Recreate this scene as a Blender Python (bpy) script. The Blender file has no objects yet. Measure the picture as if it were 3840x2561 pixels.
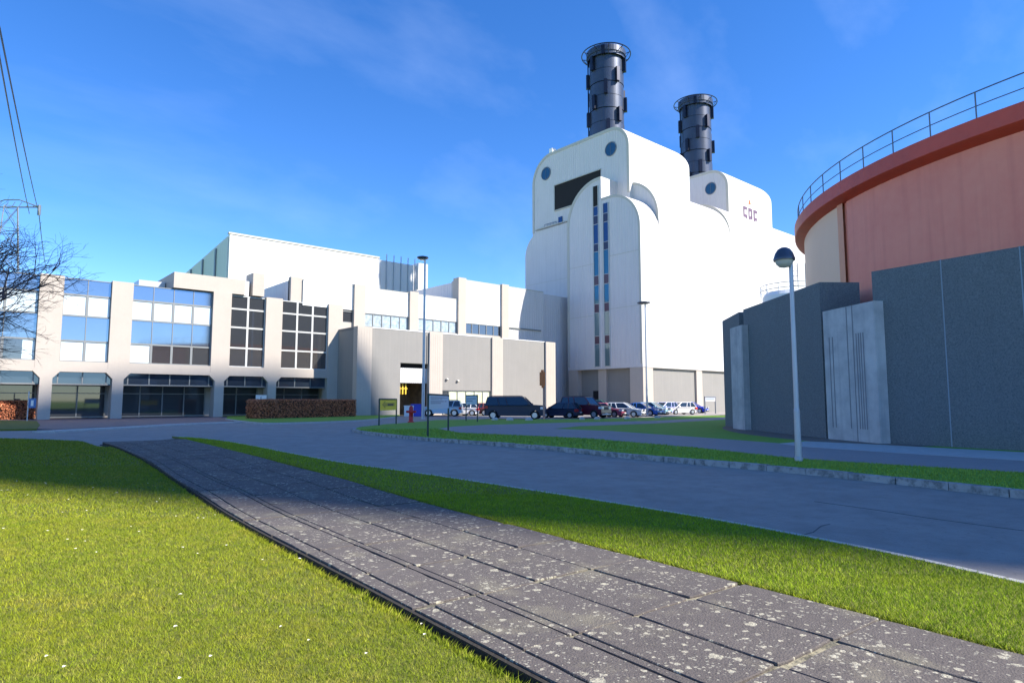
import bpy, bmesh, math, random
import numpy as np
from mathutils import Vector, Matrix
R = math.radians
scn = bpy.context.scene
COL = scn.collection
random.seed(7); rng = np.random.default_rng(7)

# ------------------------------------------------------------ camera
EYE = 1.55; YAW = R(48.8); PITCH = math.atan(222.5/2401.0)
cam_d = bpy.data.cameras.new("camera"); cam = bpy.data.objects.new("camera", cam_d); COL.objects.link(cam)
cam.location = (0, 0, EYE); cam.rotation_euler = (math.pi/2+PITCH, 0, YAW-math.pi/2)
cam_d.sensor_width = 36; cam_d.lens = 36*2401/3840; cam_d.clip_end = 6000; cam_d.clip_start = .05
scn.camera = cam
# ------------------------------------------------------------ world + sun
SUN_EL = R(40.6); SUNV = Vector((.515*math.cos(SUN_EL), -.857*math.cos(SUN_EL), math.sin(SUN_EL)))
w = bpy.data.worlds.new("World"); scn.world = w; w.use_nodes = True
nt = w.node_tree; nt.nodes.clear()
sky = nt.nodes.new('ShaderNodeTexSky'); sky.sky_type = 'NISHITA'; sky.sun_disc = False
sky.sun_elevation = SUN_EL; sky.sun_rotation = math.atan2(SUNV.x, SUNV.y)
sky.altitude = 1800; sky.air_density = 1.0; sky.dust_density = .3; sky.ozone_density = 3.5
hsv = nt.nodes.new('ShaderNodeHueSaturation'); hsv.inputs['Saturation'].default_value = 1.27; hsv.inputs['Value'].default_value = .9; hsv.inputs['Hue'].default_value = .509
nt.links.new(sky.outputs[0], hsv.inputs['Color'])
tc = nt.nodes.new('ShaderNodeTexCoord'); mp = nt.nodes.new('ShaderNodeMapping')
mp.inputs['Rotation'].default_value = (R(20), R(-25), R(30)); mp.inputs['Scale'].default_value = (1.2, 7, 7)
nt.links.new(tc.outputs['Generated'], mp.inputs[0])
cn = nt.nodes.new('ShaderNodeTexNoise'); cn.inputs['Scale'].default_value = 1.1; cn.inputs['Detail'].default_value = 6; cn.inputs['Roughness'].default_value = .55
nt.links.new(mp.outputs[0], cn.inputs['Vector'])
cr = nt.nodes.new('ShaderNodeMapRange'); cr.inputs[1].default_value = .5; cr.inputs[2].default_value = .85; cr.inputs[3].default_value = 0; cr.inputs[4].default_value = .06
nt.links.new(cn.outputs[0], cr.inputs[0])
cm = nt.nodes.new('ShaderNodeMixRGB'); cm.inputs[2].default_value = (6.5, 7.4, 8.8, 1)
nt.links.new(cr.outputs[0], cm.inputs[0]); nt.links.new(hsv.outputs[0], cm.inputs[1])
bg = nt.nodes.new('ShaderNodeBackground'); bg.inputs[1].default_value = .14
wo = nt.nodes.new('ShaderNodeOutputWorld')
nt.links.new(cm.outputs[0], bg.inputs[0]); nt.links.new(bg.outputs[0], wo.inputs[0])
sd = bpy.data.lights.new("sun", 'SUN'); sd.energy = 4.3; sd.angle = R(.7); sd.color = (1, .93, .83)
sun = bpy.data.objects.new("sun", sd); COL.objects.link(sun); sun.rotation_euler = SUNV.to_track_quat('Z', 'Y').to_euler()
sun.location = (0, 0, 200)
scn.view_settings.view_transform = 'Standard'; scn.view_settings.look = 'None'
scn.view_settings.exposure = 1.2; scn.view_settings.gamma = 1

# ------------------------------------------------------------ measuring helpers
FW = Vector((math.cos(YAW)*math.cos(PITCH), math.sin(YAW)*math.cos(PITCH), math.sin(PITCH)))
RT = Vector((math.sin(YAW), -math.cos(YAW), 0)); UP = RT.cross(FW)
def ray(x, y):           # x, y in the 2351-wide view of the photograph
    return FW*2401 + RT*(x*1.63335-1920) + UP*(1280.5-y*1.63335)
def G(x, y, z=0.0):      # ground point seen at x, y
    r = ray(x, y); return r*((z-EYE)/r.z)+Vector((0, 0, EYE))
def far(x, y, dist):     # point at a given horizontal distance
    r = ray(x, y); return r*(dist/math.hypot(r.x, r.y))+Vector((0, 0, EYE))

# ------------------------------------------------------------ materials
MATS = {}
def mat(name, col, rough=.8, metal=0, spec=.5, noise=None, bump=None, ribs=None, coat=0, island=0, emit=None, streak=None, mottle=None, speck=None):
    m = bpy.data.materials.new(name); m.use_nodes = True; n = m.node_tree; L = n.links
    b = n.nodes['Principled BSDF']; b.inputs['Roughness'].default_value = rough; b.inputs['Metallic'].default_value = metal
    b.inputs['Specular IOR Level'].default_value = spec; b.inputs['Coat Weight'].default_value = coat
    if isinstance(col, str): col = [int(col[i:i+2], 16)/255 for i in (1, 3, 5)]
    t = n.nodes.new('ShaderNodeTexCoord')
    geo = n.nodes.new('ShaderNodeNewGeometry')
    cur = n.nodes.new('ShaderNodeRGB'); cur.outputs[0].default_value = (*col, 1); out = cur.outputs[0]
    def mixc(fac, c2, a):
        mx = n.nodes.new('ShaderNodeMixRGB'); mx.inputs[2].default_value = (*c2, 1); L.new(fac, mx.inputs[0]); L.new(a, mx.inputs[1]); return mx.outputs[0]
    def nz(scale, det=5, sc=(1, 1, 1), lo=.35, hi=.65, amt=1, rough_=.6):
        mpn = n.nodes.new('ShaderNodeMapping'); mpn.inputs['Scale'].default_value = sc; L.new(geo.outputs['Position'], mpn.inputs[0])
        x = n.nodes.new('ShaderNodeTexNoise'); x.inputs['Scale'].default_value = scale; x.inputs['Detail'].default_value = det; x.inputs['Roughness'].default_value = rough_
        L.new(mpn.outputs[0], x.inputs['Vector'])
        r = n.nodes.new('ShaderNodeMapRange'); r.inputs[1].default_value = lo; r.inputs[2].default_value = hi; r.inputs[4].default_value = amt
        L.new(x.outputs[0], r.inputs[0]); return r.outputs[0]
    for s in (noise or []):      # (scale, amount, colour2[, lo, hi])
        out = mixc(nz(s[0], lo=s[3] if len(s) > 3 else .35, hi=s[4] if len(s) > 4 else .65, amt=s[1]), s[2], out)
    if streak:                   # vertical run marks: (amount, colour)
        out = mixc(nz(1.2, sc=(3, 3, .12), lo=.48, hi=.8, amt=streak[0]), streak[1], out)
    if speck:                    # small round spots: list of (scale, radius, colour, density)
        for sc_, rad, c2, dens in speck:
            mpn = n.nodes.new('ShaderNodeMapping'); mpn.inputs['Scale'].default_value = (1, 1, .3); L.new(geo.outputs['Position'], mpn.inputs[0])
            dn = n.nodes.new('ShaderNodeTexNoise'); dn.inputs['Scale'].default_value = sc_*1.3; L.new(mpn.outputs[0], dn.inputs['Vector'])
            ad = n.nodes.new('ShaderNodeMixRGB'); ad.inputs[0].default_value = .6/sc_; L.new(mpn.outputs[0], ad.inputs[1]); L.new(dn.outputs['Color'], ad.inputs[2])
            v = n.nodes.new('ShaderNodeTexVoronoi'); v.inputs['Scale'].default_value = sc_; L.new(ad.outputs[0], v.inputs['Vector'])
            sp = n.nodes.new('ShaderNodeSeparateColor'); L.new(v.outputs['Color'], sp.inputs[0])
            rr = n.nodes.new('ShaderNodeMapRange'); L.new(sp.outputs[1], rr.inputs[0]); rr.inputs[3].default_value = rad*.35; rr.inputs[4].default_value = rad
            lt = n.nodes.new('ShaderNodeMath'); lt.operation = 'LESS_THAN'; L.new(v.outputs['Distance'], lt.inputs[0]); L.new(rr.outputs[0], lt.inputs[1])
            l2 = n.nodes.new('ShaderNodeMath'); l2.operation = 'LESS_THAN'; L.new(sp.outputs[0], l2.inputs[0]); 
            pn = nz(1.3, lo=.3, hi=.7, amt=dens*2); L.new(pn, l2.inputs[1])
            ml = n.nodes.new('ShaderNodeMath'); ml.operation = 'MULTIPLY'; L.new(lt.outputs[0], ml.inputs[0]); L.new(l2.outputs[0], ml.inputs[1])
            m2 = n.nodes.new('ShaderNodeMath'); m2.operation = 'MULTIPLY'; L.new(ml.outputs[0], m2.inputs[0]); L.new(nz(sc_*3, lo=.25, hi=.6, amt=.9), m2.inputs[1])
            out = mixc(m2.outputs[0], c2, out)
    if island:
        hs = n.nodes.new('ShaderNodeHueSaturation'); r = n.nodes.new('ShaderNodeMapRange'); L.new(geo.outputs['Random Per Island'], r.inputs[0])
        r.inputs[3].default_value = 1-island; r.inputs[4].default_value = 1+island; L.new(r.outputs[0], hs.inputs['Value']); L.new(out, hs.inputs['Color']); out = hs.outputs[0]
    L.new(out, b.inputs['Base Color'])
    hgt = None
    if ribs:                     # corrugated cladding: (ribs per metre, strength)
        sx = n.nodes.new('ShaderNodeSeparateXYZ'); L.new(geo.outputs['Position'], sx.inputs[0])
        a = n.nodes.new('ShaderNodeMath'); a.operation = 'ADD'; L.new(sx.outputs[0], a.inputs[0]); L.new(sx.outputs[1], a.inputs[1])
        s = n.nodes.new('ShaderNodeMath'); s.operation = 'MULTIPLY'; s.inputs[1].default_value = ribs[0]*2*math.pi; L.new(a.outputs[0], s.inputs[0])
        q = n.nodes.new('ShaderNodeMath'); q.operation = 'SINE'; L.new(s.outputs[0], q.inputs[0]); hgt = (q.outputs[0], ribs[1], .05)
    if bump:                     # (scale, strength)
        x = n.nodes.new('ShaderNodeTexNoise'); x.inputs['Scale'].default_value = bump[0]; x.inputs['Detail'].default_value = 6; L.new(geo.outputs['Position'], x.inputs['Vector'])
        hgt = (x.outputs[0], bump[1], .02)
    if hgt:
        bp = n.nodes.new('ShaderNodeBump'); bp.inputs['Strength'].default_value = hgt[1]; bp.inputs['Distance'].default_value = hgt[2]
        L.new(hgt[0], bp.inputs['Height']); L.new(bp.outputs[0], b.inputs['Normal'])
    if emit:
        b.inputs['Emission Color'].default_value = (*col, 1); b.inputs['Emission Strength'].default_value = emit
    MATS[name] = m; return m
M = mat
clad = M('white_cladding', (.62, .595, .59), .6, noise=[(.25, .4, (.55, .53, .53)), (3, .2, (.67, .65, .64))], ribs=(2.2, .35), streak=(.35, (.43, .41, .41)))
clad_w = M('bright_white_cladding', (.7, .7, .69), .5, noise=[(.3, .4, (.64, .64, .635))], streak=(.25, (.56, .56, .55)), ribs=(2.5, .25))
trimm = M('beige_trim', (.5, .48, .42), .6, noise=[(2, .3, (.42, .4, .36))])
conc = M('beige_concrete', (.46, .405, .35), .85, noise=[(.7, .5, (.41, .36, .31)), (9, .35, (.5, .445, .39))], bump=(14, .35), streak=(.45, (.42, .37, .33)))
conc_soff = M('grey_concrete', (.5, .47, .43), .85, noise=[(2, .4, (.42, .4, .37))], bump=(14, .3))
render_ = M('grey_beige_render', (.25, .24, .225), .9, noise=[(.6, .5, (.22, .212, .2)), (18, .35, (.285, .275, .255))], bump=(30, .5), streak=(.2, (.38, .35, .31)))
bund_d = M('dark_aggregate_concrete', (.14, .17, .18), .85, noise=[(.5, .6, (.18, .21, .215)), (4, .5, (.1, .125, .13)), (16, .8, (.06, .075, .085)), (42, .6, (.25, .26, .255))], bump=(35, .7), streak=(.3, (.13, .14, .15)))
bund_l = M('pale_board_concrete', (.6, .58, .55), .85, noise=[(1.2, .6, (.27, .27, .28)), (20, .3, (.45, .45, .44))], bump=(18, .4), streak=(.55, (.25, .25, .26)))
joint_m = M('joint_sealant', (.27, .32, .36), .8)
glass_b = M('blue_mirror_glass', (.25, .31, .38), .05, metal=.8, noise=[(.4, .3, (.2, .27, .36))])
glass_d = M('dark_mirror_glass', (.17, .175, .19), .04, metal=.8)
transom_g = M('transom_glass', (.07, .1, .15), .05, metal=.7)
glass_g = M('ground_floor_glass', (.07, .08, .09), .03, metal=.35, spec=.9)
blind = M('pane_with_white_blind', (.56, .64, .68), .12, coat=.6, noise=[(.8, .2, (.6, .7, .74))])
frame = M('bronze_grey_frame', (.22, .23, .23), .5, metal=.3)
frame_l = M('light_grey_frame', (.5, .5, .48), .5)
black = M('black_opening', (.012, .011, .012), .9)
glass_navy = M('navy_slit_glass', (.03, .07, .16), .08, metal=.4)
glass_teal = M('teal_slit_glass', (.04, .14, .2), .08, metal=.4)
glass_sage = M('sage_slit_glass', (.16, .24, .26), .12, metal=.3)
plum = M('plum_spandrel', (.075, .035, .06), .4)
porthole = M('teal_porthole_glass', (.03, .1, .17), .15, metal=.3)
stackm = M('blue_black_steel', (.05, .068, .11), .38, metal=.35, noise=[(.8, .5, (.035, .045, .085)), (6, .3, (.08, .1, .14))], streak=(.3, (.1, .08, .08)))
stack_f = M('black_steel_plate', (.012, .016, .035), .4, metal=.5)
roofm = M('roof_felt', (.16, .16, .16), .9)
tankp = M('salmon_red_tank_paint', (.95, .29, .18), .55, noise=[(.2, .7, (.84, .2, .125)), (3, .25, (.97, .34, .21))], streak=(.3, (.62, .11, .08)))
tankb = M('peach_paint_with_bounce', (.98, .6, .37), .55, noise=[(.3, .3, (.93, .53, .32))])  # paler peach section, with warm bounce from the sunlit tower put into its colour
tanko = M('orange_tank_paint', (.85, .33, .16), .5, noise=[(1, .3, (.55, .17, .09))])
rimm = M('red_rim_paint', (.66, .075, .035), .5, noise=[(1, .4, (.4, .05, .03)), (5, .3, (.6, .1, .06))])
steelp = M('grey_painted_steel', (.17, .19, .22), .5, metal=.4)
galv = M('galvanised_steel', (.45, .48, .52), .45, metal=.6, noise=[(3, .3, (.36, .39, .44))])
lampcap = M('dark_lamp_cap', (.06, .075, .11), .3, metal=.3)
lampglass = M('frosted_lamp_bowl', (.6, .58, .5), .25, coat=.5)
darkgreen = M('dark_green_post', (.012, .04, .035), .5)
asphalt = M('asphalt', (.31, .28, .245), .85, noise=[(.25, .7, (.245, .22, .19)), (60, .7, (.41, .37, .325)), (2.5, .5, (.22, .2, .175)), (.9, .4, (.37, .335, .295), .5, .62), (9, .5, (.17, .155, .14), .6, .7)], spec=.3, bump=(90, .5))
asphalt2 = M('worn_asphalt', (.27, .24, .225), .85, noise=[(.4, .5, (.22, .195, .185)), (50, .5, (.36, .33, .3)), (2, .4, (.33, .3, .28), .5, .7)], bump=(70, .4))
red_pave = M('reddish_paving', (.22, .15, .135), .85, noise=[(1.5, .5, (.17, .12, .115)), (12, .4, (.28, .2, .18))])
pale_kerb = M('pale_kerb', (.46, .45, .42), .85, noise=[(4, .6, (.3, .3, .28)), (25, .4, (.55, .54, .5))], bump=(30, .4))
kerb_m = M('mossy_kerb', (.42, .41, .39), .9, noise=[(5, .9, (.09, .095, .09), .45, .6), (30, .5, (.42, .42, .4)), (1.3, .5, (.2, .21, .21))], bump=(25, .8))
soil = M('dark_soil', (.022, .018, .013), .95, noise=[(20, .5, (.04, .03, .02))], bump=(30, .8))
brown_gravel = M('brown_gravel', (.17, .13, .1), .95, noise=[(30, .6, (.25, .2, .16))], bump=(40, .8))
slabm = M('weathered_slab_concrete', (.088, .074, .067), .9,
          noise=[(.9, .6, (.11, .094, .085)), (7, .5, (.055, .047, .043)), (60, .6, (.13, .113, .1)), (1.6, .65, (.2, .18, .125), .53, .7), (14, .4, (.035, .031, .028), .55, .75), (24, .5, (.27, .25, .185), .6, .74)],
          speck=[(15, .4, (.46, .43, .32), .36), (34, .42, (.38, .36, .28), .4), (8, .33, (.44, .41, .3), .14)], bump=(70, .6), island=.07)
jointfill = M('mossy_joint', (.3, .27, .18), .95, noise=[(6, .95, (.03, .026, .018), .42, .58), (3, .4, (.36, .34, .24))], bump=(40, .8))
grass_m = M('lawn_turf', (.12, .135, .013), .95, noise=[(.35, .5, (.14, .145, .015)), (2.5, .5, (.08, .11, .01)), (30, .5, (.17, .17, .025)), (9, .3, (.2, .19, .06), .55, .8)], bump=(40, 1))
grass_i = M('island_turf', (.15, .34, .02), .95, noise=[(.35, .6, (.21, .35, .03)), (3, .5, (.1, .25, .015)), (25, .5, (.24, .38, .04))], bump=(30, 1))
blade_m = M('grass_blade', (.23, .275, .018), .7, spec=.08, noise=[(.5, .6, (.29, .3, .02)), (2.5, .5, (.15, .22, .013)), (.9, .6, (.33, .27, .04), .52, .72), (5, .5, (.11, .17, .012), .5, .7), (14, .6, (.42, .34, .1), .52, .72)], island=.42)
blade_s = M('verge_blade', (.33, .44, .018), .7, spec=.08, noise=[(.8, .6, (.3, .34, .016)), (3, .5, (.16, .28, .012)), (5, .5, (.12, .2, .012), .52, .7), (12, .45, (.4, .37, .07), .5, .75)], island=.42)
daisy_m = M('daisy_petal', (.75, .72, .55), .7)
hedge_m = M('russet_beech_leaf', (.55, .19, .09), .8, noise=[(4, .6, (.28, .08, .04)), (11, .5, (.58, .26, .12))], island=.45)
bark = M('bare_bark', (.075, .052, .055), .9, noise=[(8, .5, (.12, .09, .085))])
red_p = M('red_hydrant_paint', (.5, .025, .02), .4)
orange_p = M('orange_paint', (.8, .2, .05), .45)
yellow_p = M('yellow_sign_face', (.95, .62, .03), .5)
white_p = M('white_paint', (.78, .78, .77), .5)
sign_b = M('pale_blue_sign_face', (.5, .66, .74), .45)
ink = M('sign_ink', (.03, .03, .04), .6)
ink_b = M('grey_blue_ink', (.16, .25, .36), .6)
mauve = M('mauve_sign_letter', (.13, .07, .13), .6)
blue_p = M('blue_plastic', (.02, .04, .45), .4)
shopglass = M('pale_yellow_lobby_glass', (.55, .56, .33), .12, coat=.5, noise=[(.9, .7, (.68, .7, .58)), (2.2, .5, (.4, .44, .3))])
interior = M('warm_interior', (.16, .11, .06), .8, noise=[(1.5, .8, (.04, .03, .025)), (.7, .6, (.26, .2, .12))])
tyre = M('tyre_rubber', (.02, .02, .02), .8)
hub = M('alloy_rim', (.55, .56, .6), .3, metal=.8)
carglass = M('car_glass', (.02, .035, .05), .04, metal=.2, spec=.9)
headl = M('headlight_glass', (.75, .77, .8), .1, coat=1)
taill = M('tail_light_red', (.5, .015, .02), .2, coat=.6)
plastic = M('dark_plastic_trim', (.03, .03, .035), .6)

# ------------------------------------------------------------ mesh builder
class MB:
    def __init__(s): s.v = []; s.f = []; s.mi = []; s.cur = 0; s.smooth = []; s.sm = False
    def add(s, vs, fs):
        o = len(s.v); s.v += [tuple(v) for v in vs]
        for f in fs: s.f.append([o+i for i in f]); s.mi.append(s.cur); s.smooth.append(s.sm)
    def box(s, x0, x1, y0, y1, z0, z1):
        s.add([(x0, y0, z0), (x1, y0, z0), (x1, y1, z0), (x0, y1, z0), (x0, y0, z1), (x1, y0, z1), (x1, y1, z1), (x0, y1, z1)],
              [(0, 3, 2, 1), (4, 5, 6, 7), (0, 1, 5, 4), (1, 2, 6, 5), (2, 3, 7, 6), (3, 0, 4, 7)]); return s
    def obox(s, c, u, vdir, hw, hd, z0, z1):     # oriented box: half widths along u and v
        c = Vector(c); u = Vector(u).normalized(); vdir = Vector(vdir).normalized()
        p = [c+u*a+vdir*b for a, b in ((-hw, -hd), (hw, -hd), (hw, hd), (-hw, hd))]
        s.add([(q.x, q.y, z0) for q in p]+[(q.x, q.y, z1) for q in p], [(0, 3, 2, 1), (4, 5, 6, 7), (0, 1, 5, 4), (1, 2, 6, 5), (2, 3, 7, 6), (3, 0, 4, 7)]); return s
    def prism(s, poly, axis, a, b):               # poly 2D extruded along axis between a and b
        def P(p, t):
            return {'x': (t, p[0], p[1]), 'y': (p[0], t, p[1]), 'z': (p[0], p[1], t)}[axis]
        n = len(poly); s.add([P(p, a) for p in poly]+[P(p, b) for p in poly],
              [list(range(n))[::-1], list(range(n, 2*n))]+[(i, (i+1) % n, n+(i+1) % n, n+i) for i in range(n)]); return s
    def tube(s, pts, r, n=6, r2=None):
        pts = [Vector(p) for p in pts]; rings = []
        up = Vector((0, 0, 1))
        for i, p in enumerate(pts):
            d = (pts[min(i+1, len(pts)-1)]-pts[max(i-1, 0)]).normalized()
            a = d.cross(up); a = a.normalized() if a.length > 1e-3 else Vector((1, 0, 0)); b = d.cross(a).normalized()
            rr = r if r2 is None else r+(r2-r)*i/max(1, len(pts)-1)
            rings.append([p+a*math.cos(2*math.pi*k/n)*rr+b*math.sin(2*math.pi*k/n)*rr for k in range(n)])
        vs = [v for g in rings for v in g]; fs = []
        for i in range(len(rings)-1):
            for k in range(n): fs.append((i*n+k, i*n+(k+1) % n, (i+1)*n+(k+1) % n, (i+1)*n+k))
        fs.append(list(range(n))[::-1]); fs.append([len(vs)-n+k for k in range(n)])
        s.add(vs, fs); return s
    def lathe(s, prof, c, n=24, a0=0, a1=2*math.pi):   # prof: (r, z) list about centre c
        full = abs(a1-a0-2*math.pi) < 1e-6; m = n if full else n+1
        vs = [(c[0]+r*math.cos(a0+(a1-a0)*k/n), c[1]+r*math.sin(a0+(a1-a0)*k/n), c[2]+z) for r, z in prof for k in range(m)]
        fs = []
        for i in range(len(prof)-1):
            for k in range(n):
                k2 = (k+1) % m; fs.append((i*m+k, i*m+k2, (i+1)*m+k2, (i+1)*m+k))
        s.add(vs, fs); return s
    def build(s, name, mats, parent=None, fixn=True):
        if not isinstance(mats, (list, tuple)): mats = [mats]
        me = bpy.data.meshes.new(name)
        off = Vector((0, 0, 0)); p = parent
        while p is not None: off += Vector(p.location); p = p.parent
        me.from_pydata([(v[0]-off.x, v[1]-off.y, v[2]-off.z) for v in s.v], [], s.f)
        for m_ in mats: me.materials.append(m_)
        me.polygons.foreach_set('material_index', s.mi); me.polygons.foreach_set('use_smooth', s.smooth)
        if fixn:
            bm = bmesh.new(); bm.from_mesh(me); bmesh.ops.recalc_face_normals(bm, faces=bm.faces); bm.to_mesh(me); bm.free()
        o = bpy.data.objects.new(name, me); COL.objects.link(o)
        if parent: o.parent = parent
        return o
def box(*a): return MB().box(*a)
def tag(o, label=None, cat=None, group=None, kind=None):
    if label: o['label'] = label
    if cat: o['category'] = cat
    if group: o['group'] = group
    if kind: o['kind'] = kind
    return o
def thing(name, label, cat, loc=(0, 0, 0), group=None):
    o = bpy.data.objects.new(name, None); COL.objects.link(o); o.location = loc; o.empty_display_size = .3
    return tag(o, label, cat, group)
def kids(o): return [c for c in bpy.data.objects if c.parent == o]
def dup(o, parent=None):
    c = o.copy(); COL.objects.link(c); c.parent = parent
    for ch in kids(o): dup(ch, c)
    return c
def struct(name, mb, m, label=None):
    o = mb.build(name, m); o['kind'] = 'structure'; return o
def smooth(pts, k=6):
    pts = [Vector(p) for p in pts]; out = []
    for i in range(len(pts)-1):
        p0 = pts[max(i-1, 0)]; p1 = pts[i]; p2 = pts[i+1]; p3 = pts[min(i+2, len(pts)-1)]
        for j in range(k):
            t = j/k; out.append(.5*((2*p1)+(p2-p0)*t+(2*p0-5*p1+4*p2-p3)*t*t+(3*p1-p0-3*p2+p3)*t**3))
    out.append(pts[-1]); return out
def flat(poly, z1, z0):
    return MB().prism([(p[0], p[1]) for p in poly], 'z', z0, z1)

# ------------------------------------------------------------ the ground
struct('ground', flat([(-2500, -2500), (2500, -2500), (2500, 2500), (-2500, 2500)], -.3, -.6), grass_i)
struct('road', flat([(-60, -60), (150, -60), (150, 66.2), (-60, 66.2)], -.1, -.25), asphalt)
TD = Vector((.0615, .9981, 0)); ND = Vector((.9981, -.0615, 0))
def NT(n_, t_, z=0): p = ND*n_+TD*t_; return Vector((p.x, p.y, z))
LE = [(2.45, -12), (2.45, 4), (2.44, 9), (2.58, 12.7), (2.86, 20.3), (2.85, 26), (2.7, 28.5)]
RE = [(5.0, -12), (5.0, 4), (5.04, 8.4), (5.3, 13.2), (5.48, 20.2), (5.55, 26), (5.6, 31)]
le = smooth([NT(*p) for p in LE]); re_ = smooth([NT(*p) for p in RE])
# near lawn, left of the slab path
top = [G(x, y, -.05) for x, y in [(232, 1017), (190, 1013), (150, 1011), (75, 1008), (0, 1006), (-260, 1010)]]
top[0] = NT(2.35, 27.2)
lawn_poly = [NT(2.36, -12)]+[p-ND*.09 for p in le[1:-6]]+top+[Vector((-30, 28, 0)), Vector((-30, -12, 0))]
struct('lawn', flat(lawn_poly, -.05, -.2), grass_m)
struct('path_edge_soil', flat([p-ND*.12 for p in le]+[p+ND*.02 for p in re_[::-1]], -.075, -.22), soil)
# slab path: separate slabs with open joints over a mossy bed
NJ = [0, .06, .215, .25, .47, .73, 1.0]       # fractions of the width
def pt(fr, t):
    def at(c):
        for a, b in zip(c[:-1], c[1:]):
            if a[1] <= t <= b[1]: k = (t-a[1])/(b[1]-a[1]); k = k*k*(3-2*k) if b[1] > 9 else k; return a[0]+(b[0]-a[0])*k
        return c[-1][0]
    l, r = at(LE), at(RE); return NT(l+(r-l)*fr, t)
mb = MB(); bed = MB()
t = -11.3; k = 0
while t < 28.4:
    for j in range(6):
        wj = NJ[j+1]-NJ[j]
        off = random.uniform(-.02, .02) + (.0 if j > 2 else random.uniform(-.05, .05))
        g = .015 if j > 2 else .008
        a0, a1 = t+off+g*.8, t+off+1.12-g*.8
        gj = .0028 if j not in (1, 2) else .0034; f0 = NJ[j]+gj; f1 = NJ[j+1]-gj
        dz = random.uniform(-.004, .004); tilt = random.uniform(-.003, .003)
        q = [pt(f0, a0), pt(f1, a0), pt(f1, a1), pt(f0, a1)]
        mid = sum(q, Vector())/4
        # irregular, slightly chipped outline
        ring = []
        for i in range(4):
            a, b = q[i], q[(i+1) % 4]
            for s_ in range(7):
                p = a.lerp(b, s_/7); d = (mid-p).normalized()
                ring.append(p+d*(random.random()**3*.013+(.012 if s_ == 0 else 0)))
        n_ = len(ring); ctr = len(ring)
        vs = [(p.x+(mid-p).normalized().x*.006, p.y+(mid-p).normalized().y*.006, dz+tilt*(i % 3-1)*.3) for i, p in enumerate(ring)]
        vs2 = [(p.x, p.y, dz-.006) for p in ring]; vs3 = [(p.x, p.y, -.075) for p in ring]
        mb.add(vs+vs2+vs3, [list(range(n_))]+[(i, (i+1) % n_, n_+(i+1) % n_, n_+i) for i in range(n_)]+[(n_+i, n_+(i+1) % n_, 2*n_+(i+1) % n_, 2*n_+i) for i in range(n_)])
    t += 1.12; k += 1
struct('path', mb, slabm)
mb = MB()
for a, b in zip(le[:-1], le[1:]):
    d = b-a
    if d.length < .01: continue
    u = d.normalized(); mb.obox((a+b)/2-ND*.02, u, Vector((-u.y, u.x, 0)), d.length/2, .015, -.2, -.012)
struct('path_side_soil', mb, soil)
ts = np.arange(-12, 28.6, .5)
struct('path_joint_bed', flat([pt(.012, t) for t in ts]+[pt(.99, t) for t in ts[::-1]], -.016, -.07), jointfill)
# verge between the path and the road
vr = smooth([G(x, y, -.02) for x, y in [(395, 1001), (480, 1008), (560, 1020), (760, 1058), (1000, 1092), (1500, 1170), (1940, 1250), (2351, 1340)]])
vr = vr+[NT(6.62, -.5), NT(6.5, -12)]
struct('verge', flat([NT(5.03, -12)]+[p+ND*.03 for p in re_[1:-3]]+vr, -.02, -.2), grass_m)
mb = MB()                                   # thin pale kerb flush along the verge
for a, b in zip(vr[:-1], vr[1:]):
    d = (b-a); d.z = 0
    if d.length < .05: continue
    u = d.normalized(); nn = Vector((u.y, -u.x, 0)); nn = nn if nn.dot(ND) > 0 else -nn
    mb.obox((a+b)/2+nn*.05, u, nn, d.length/2+.004, .045, -.2, -.016)
struct('kerb_strip', mb, pale_kerb)
# far side island with its kerb stones
kl = [(2900, 1190), (2351, 1127), (1850, 1076), (1500, 1047), (1200, 1020), (980, 1005), (850, 992), (820, 987), (813, 984), (822, 980), (850, 977), (880, 974)]
isl = smooth([G(x, y, .02) for x, y in kl], 8)
back = [G(x, y, .02) for x, y in [(910, 972), (943, 969.5), (1002, 964), (1119, 962.5), (1290, 962), (1400, 960.5), (1520, 957), (1660, 952.5), (1800, 950)]]
struct('island', flat(isl+back+[Vector((110, 20, 0)), Vector((110, -40, 0)), Vector((12, -40, 0))], .02, -.2), grass_i)
mb = MB(); ln = 0; L_ = isl
acc = []                                    # resample at one metre
cur = L_[0]; i = 1
while i < len(L_):
    d = (L_[i]-cur).length
    if d < .98: i += 1; continue
    nxt = cur+(L_[i]-cur).normalized()*.98; acc.append((cur.copy(), nxt.copy())); cur = nxt
for a, b in acc:
    d = b-a; d.z = 0; u = d.normalized(); nn = Vector((-u.y, u.x, 0))
    h = .035+random.uniform(-.008, .008); j = random.uniform(-.012, .012)
    mb.obox((a+b)/2+nn*(.02+j), u, nn, d.length/2-.012, .11, -.2, h)
struct('kerb', mb, kerb_m)
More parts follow.
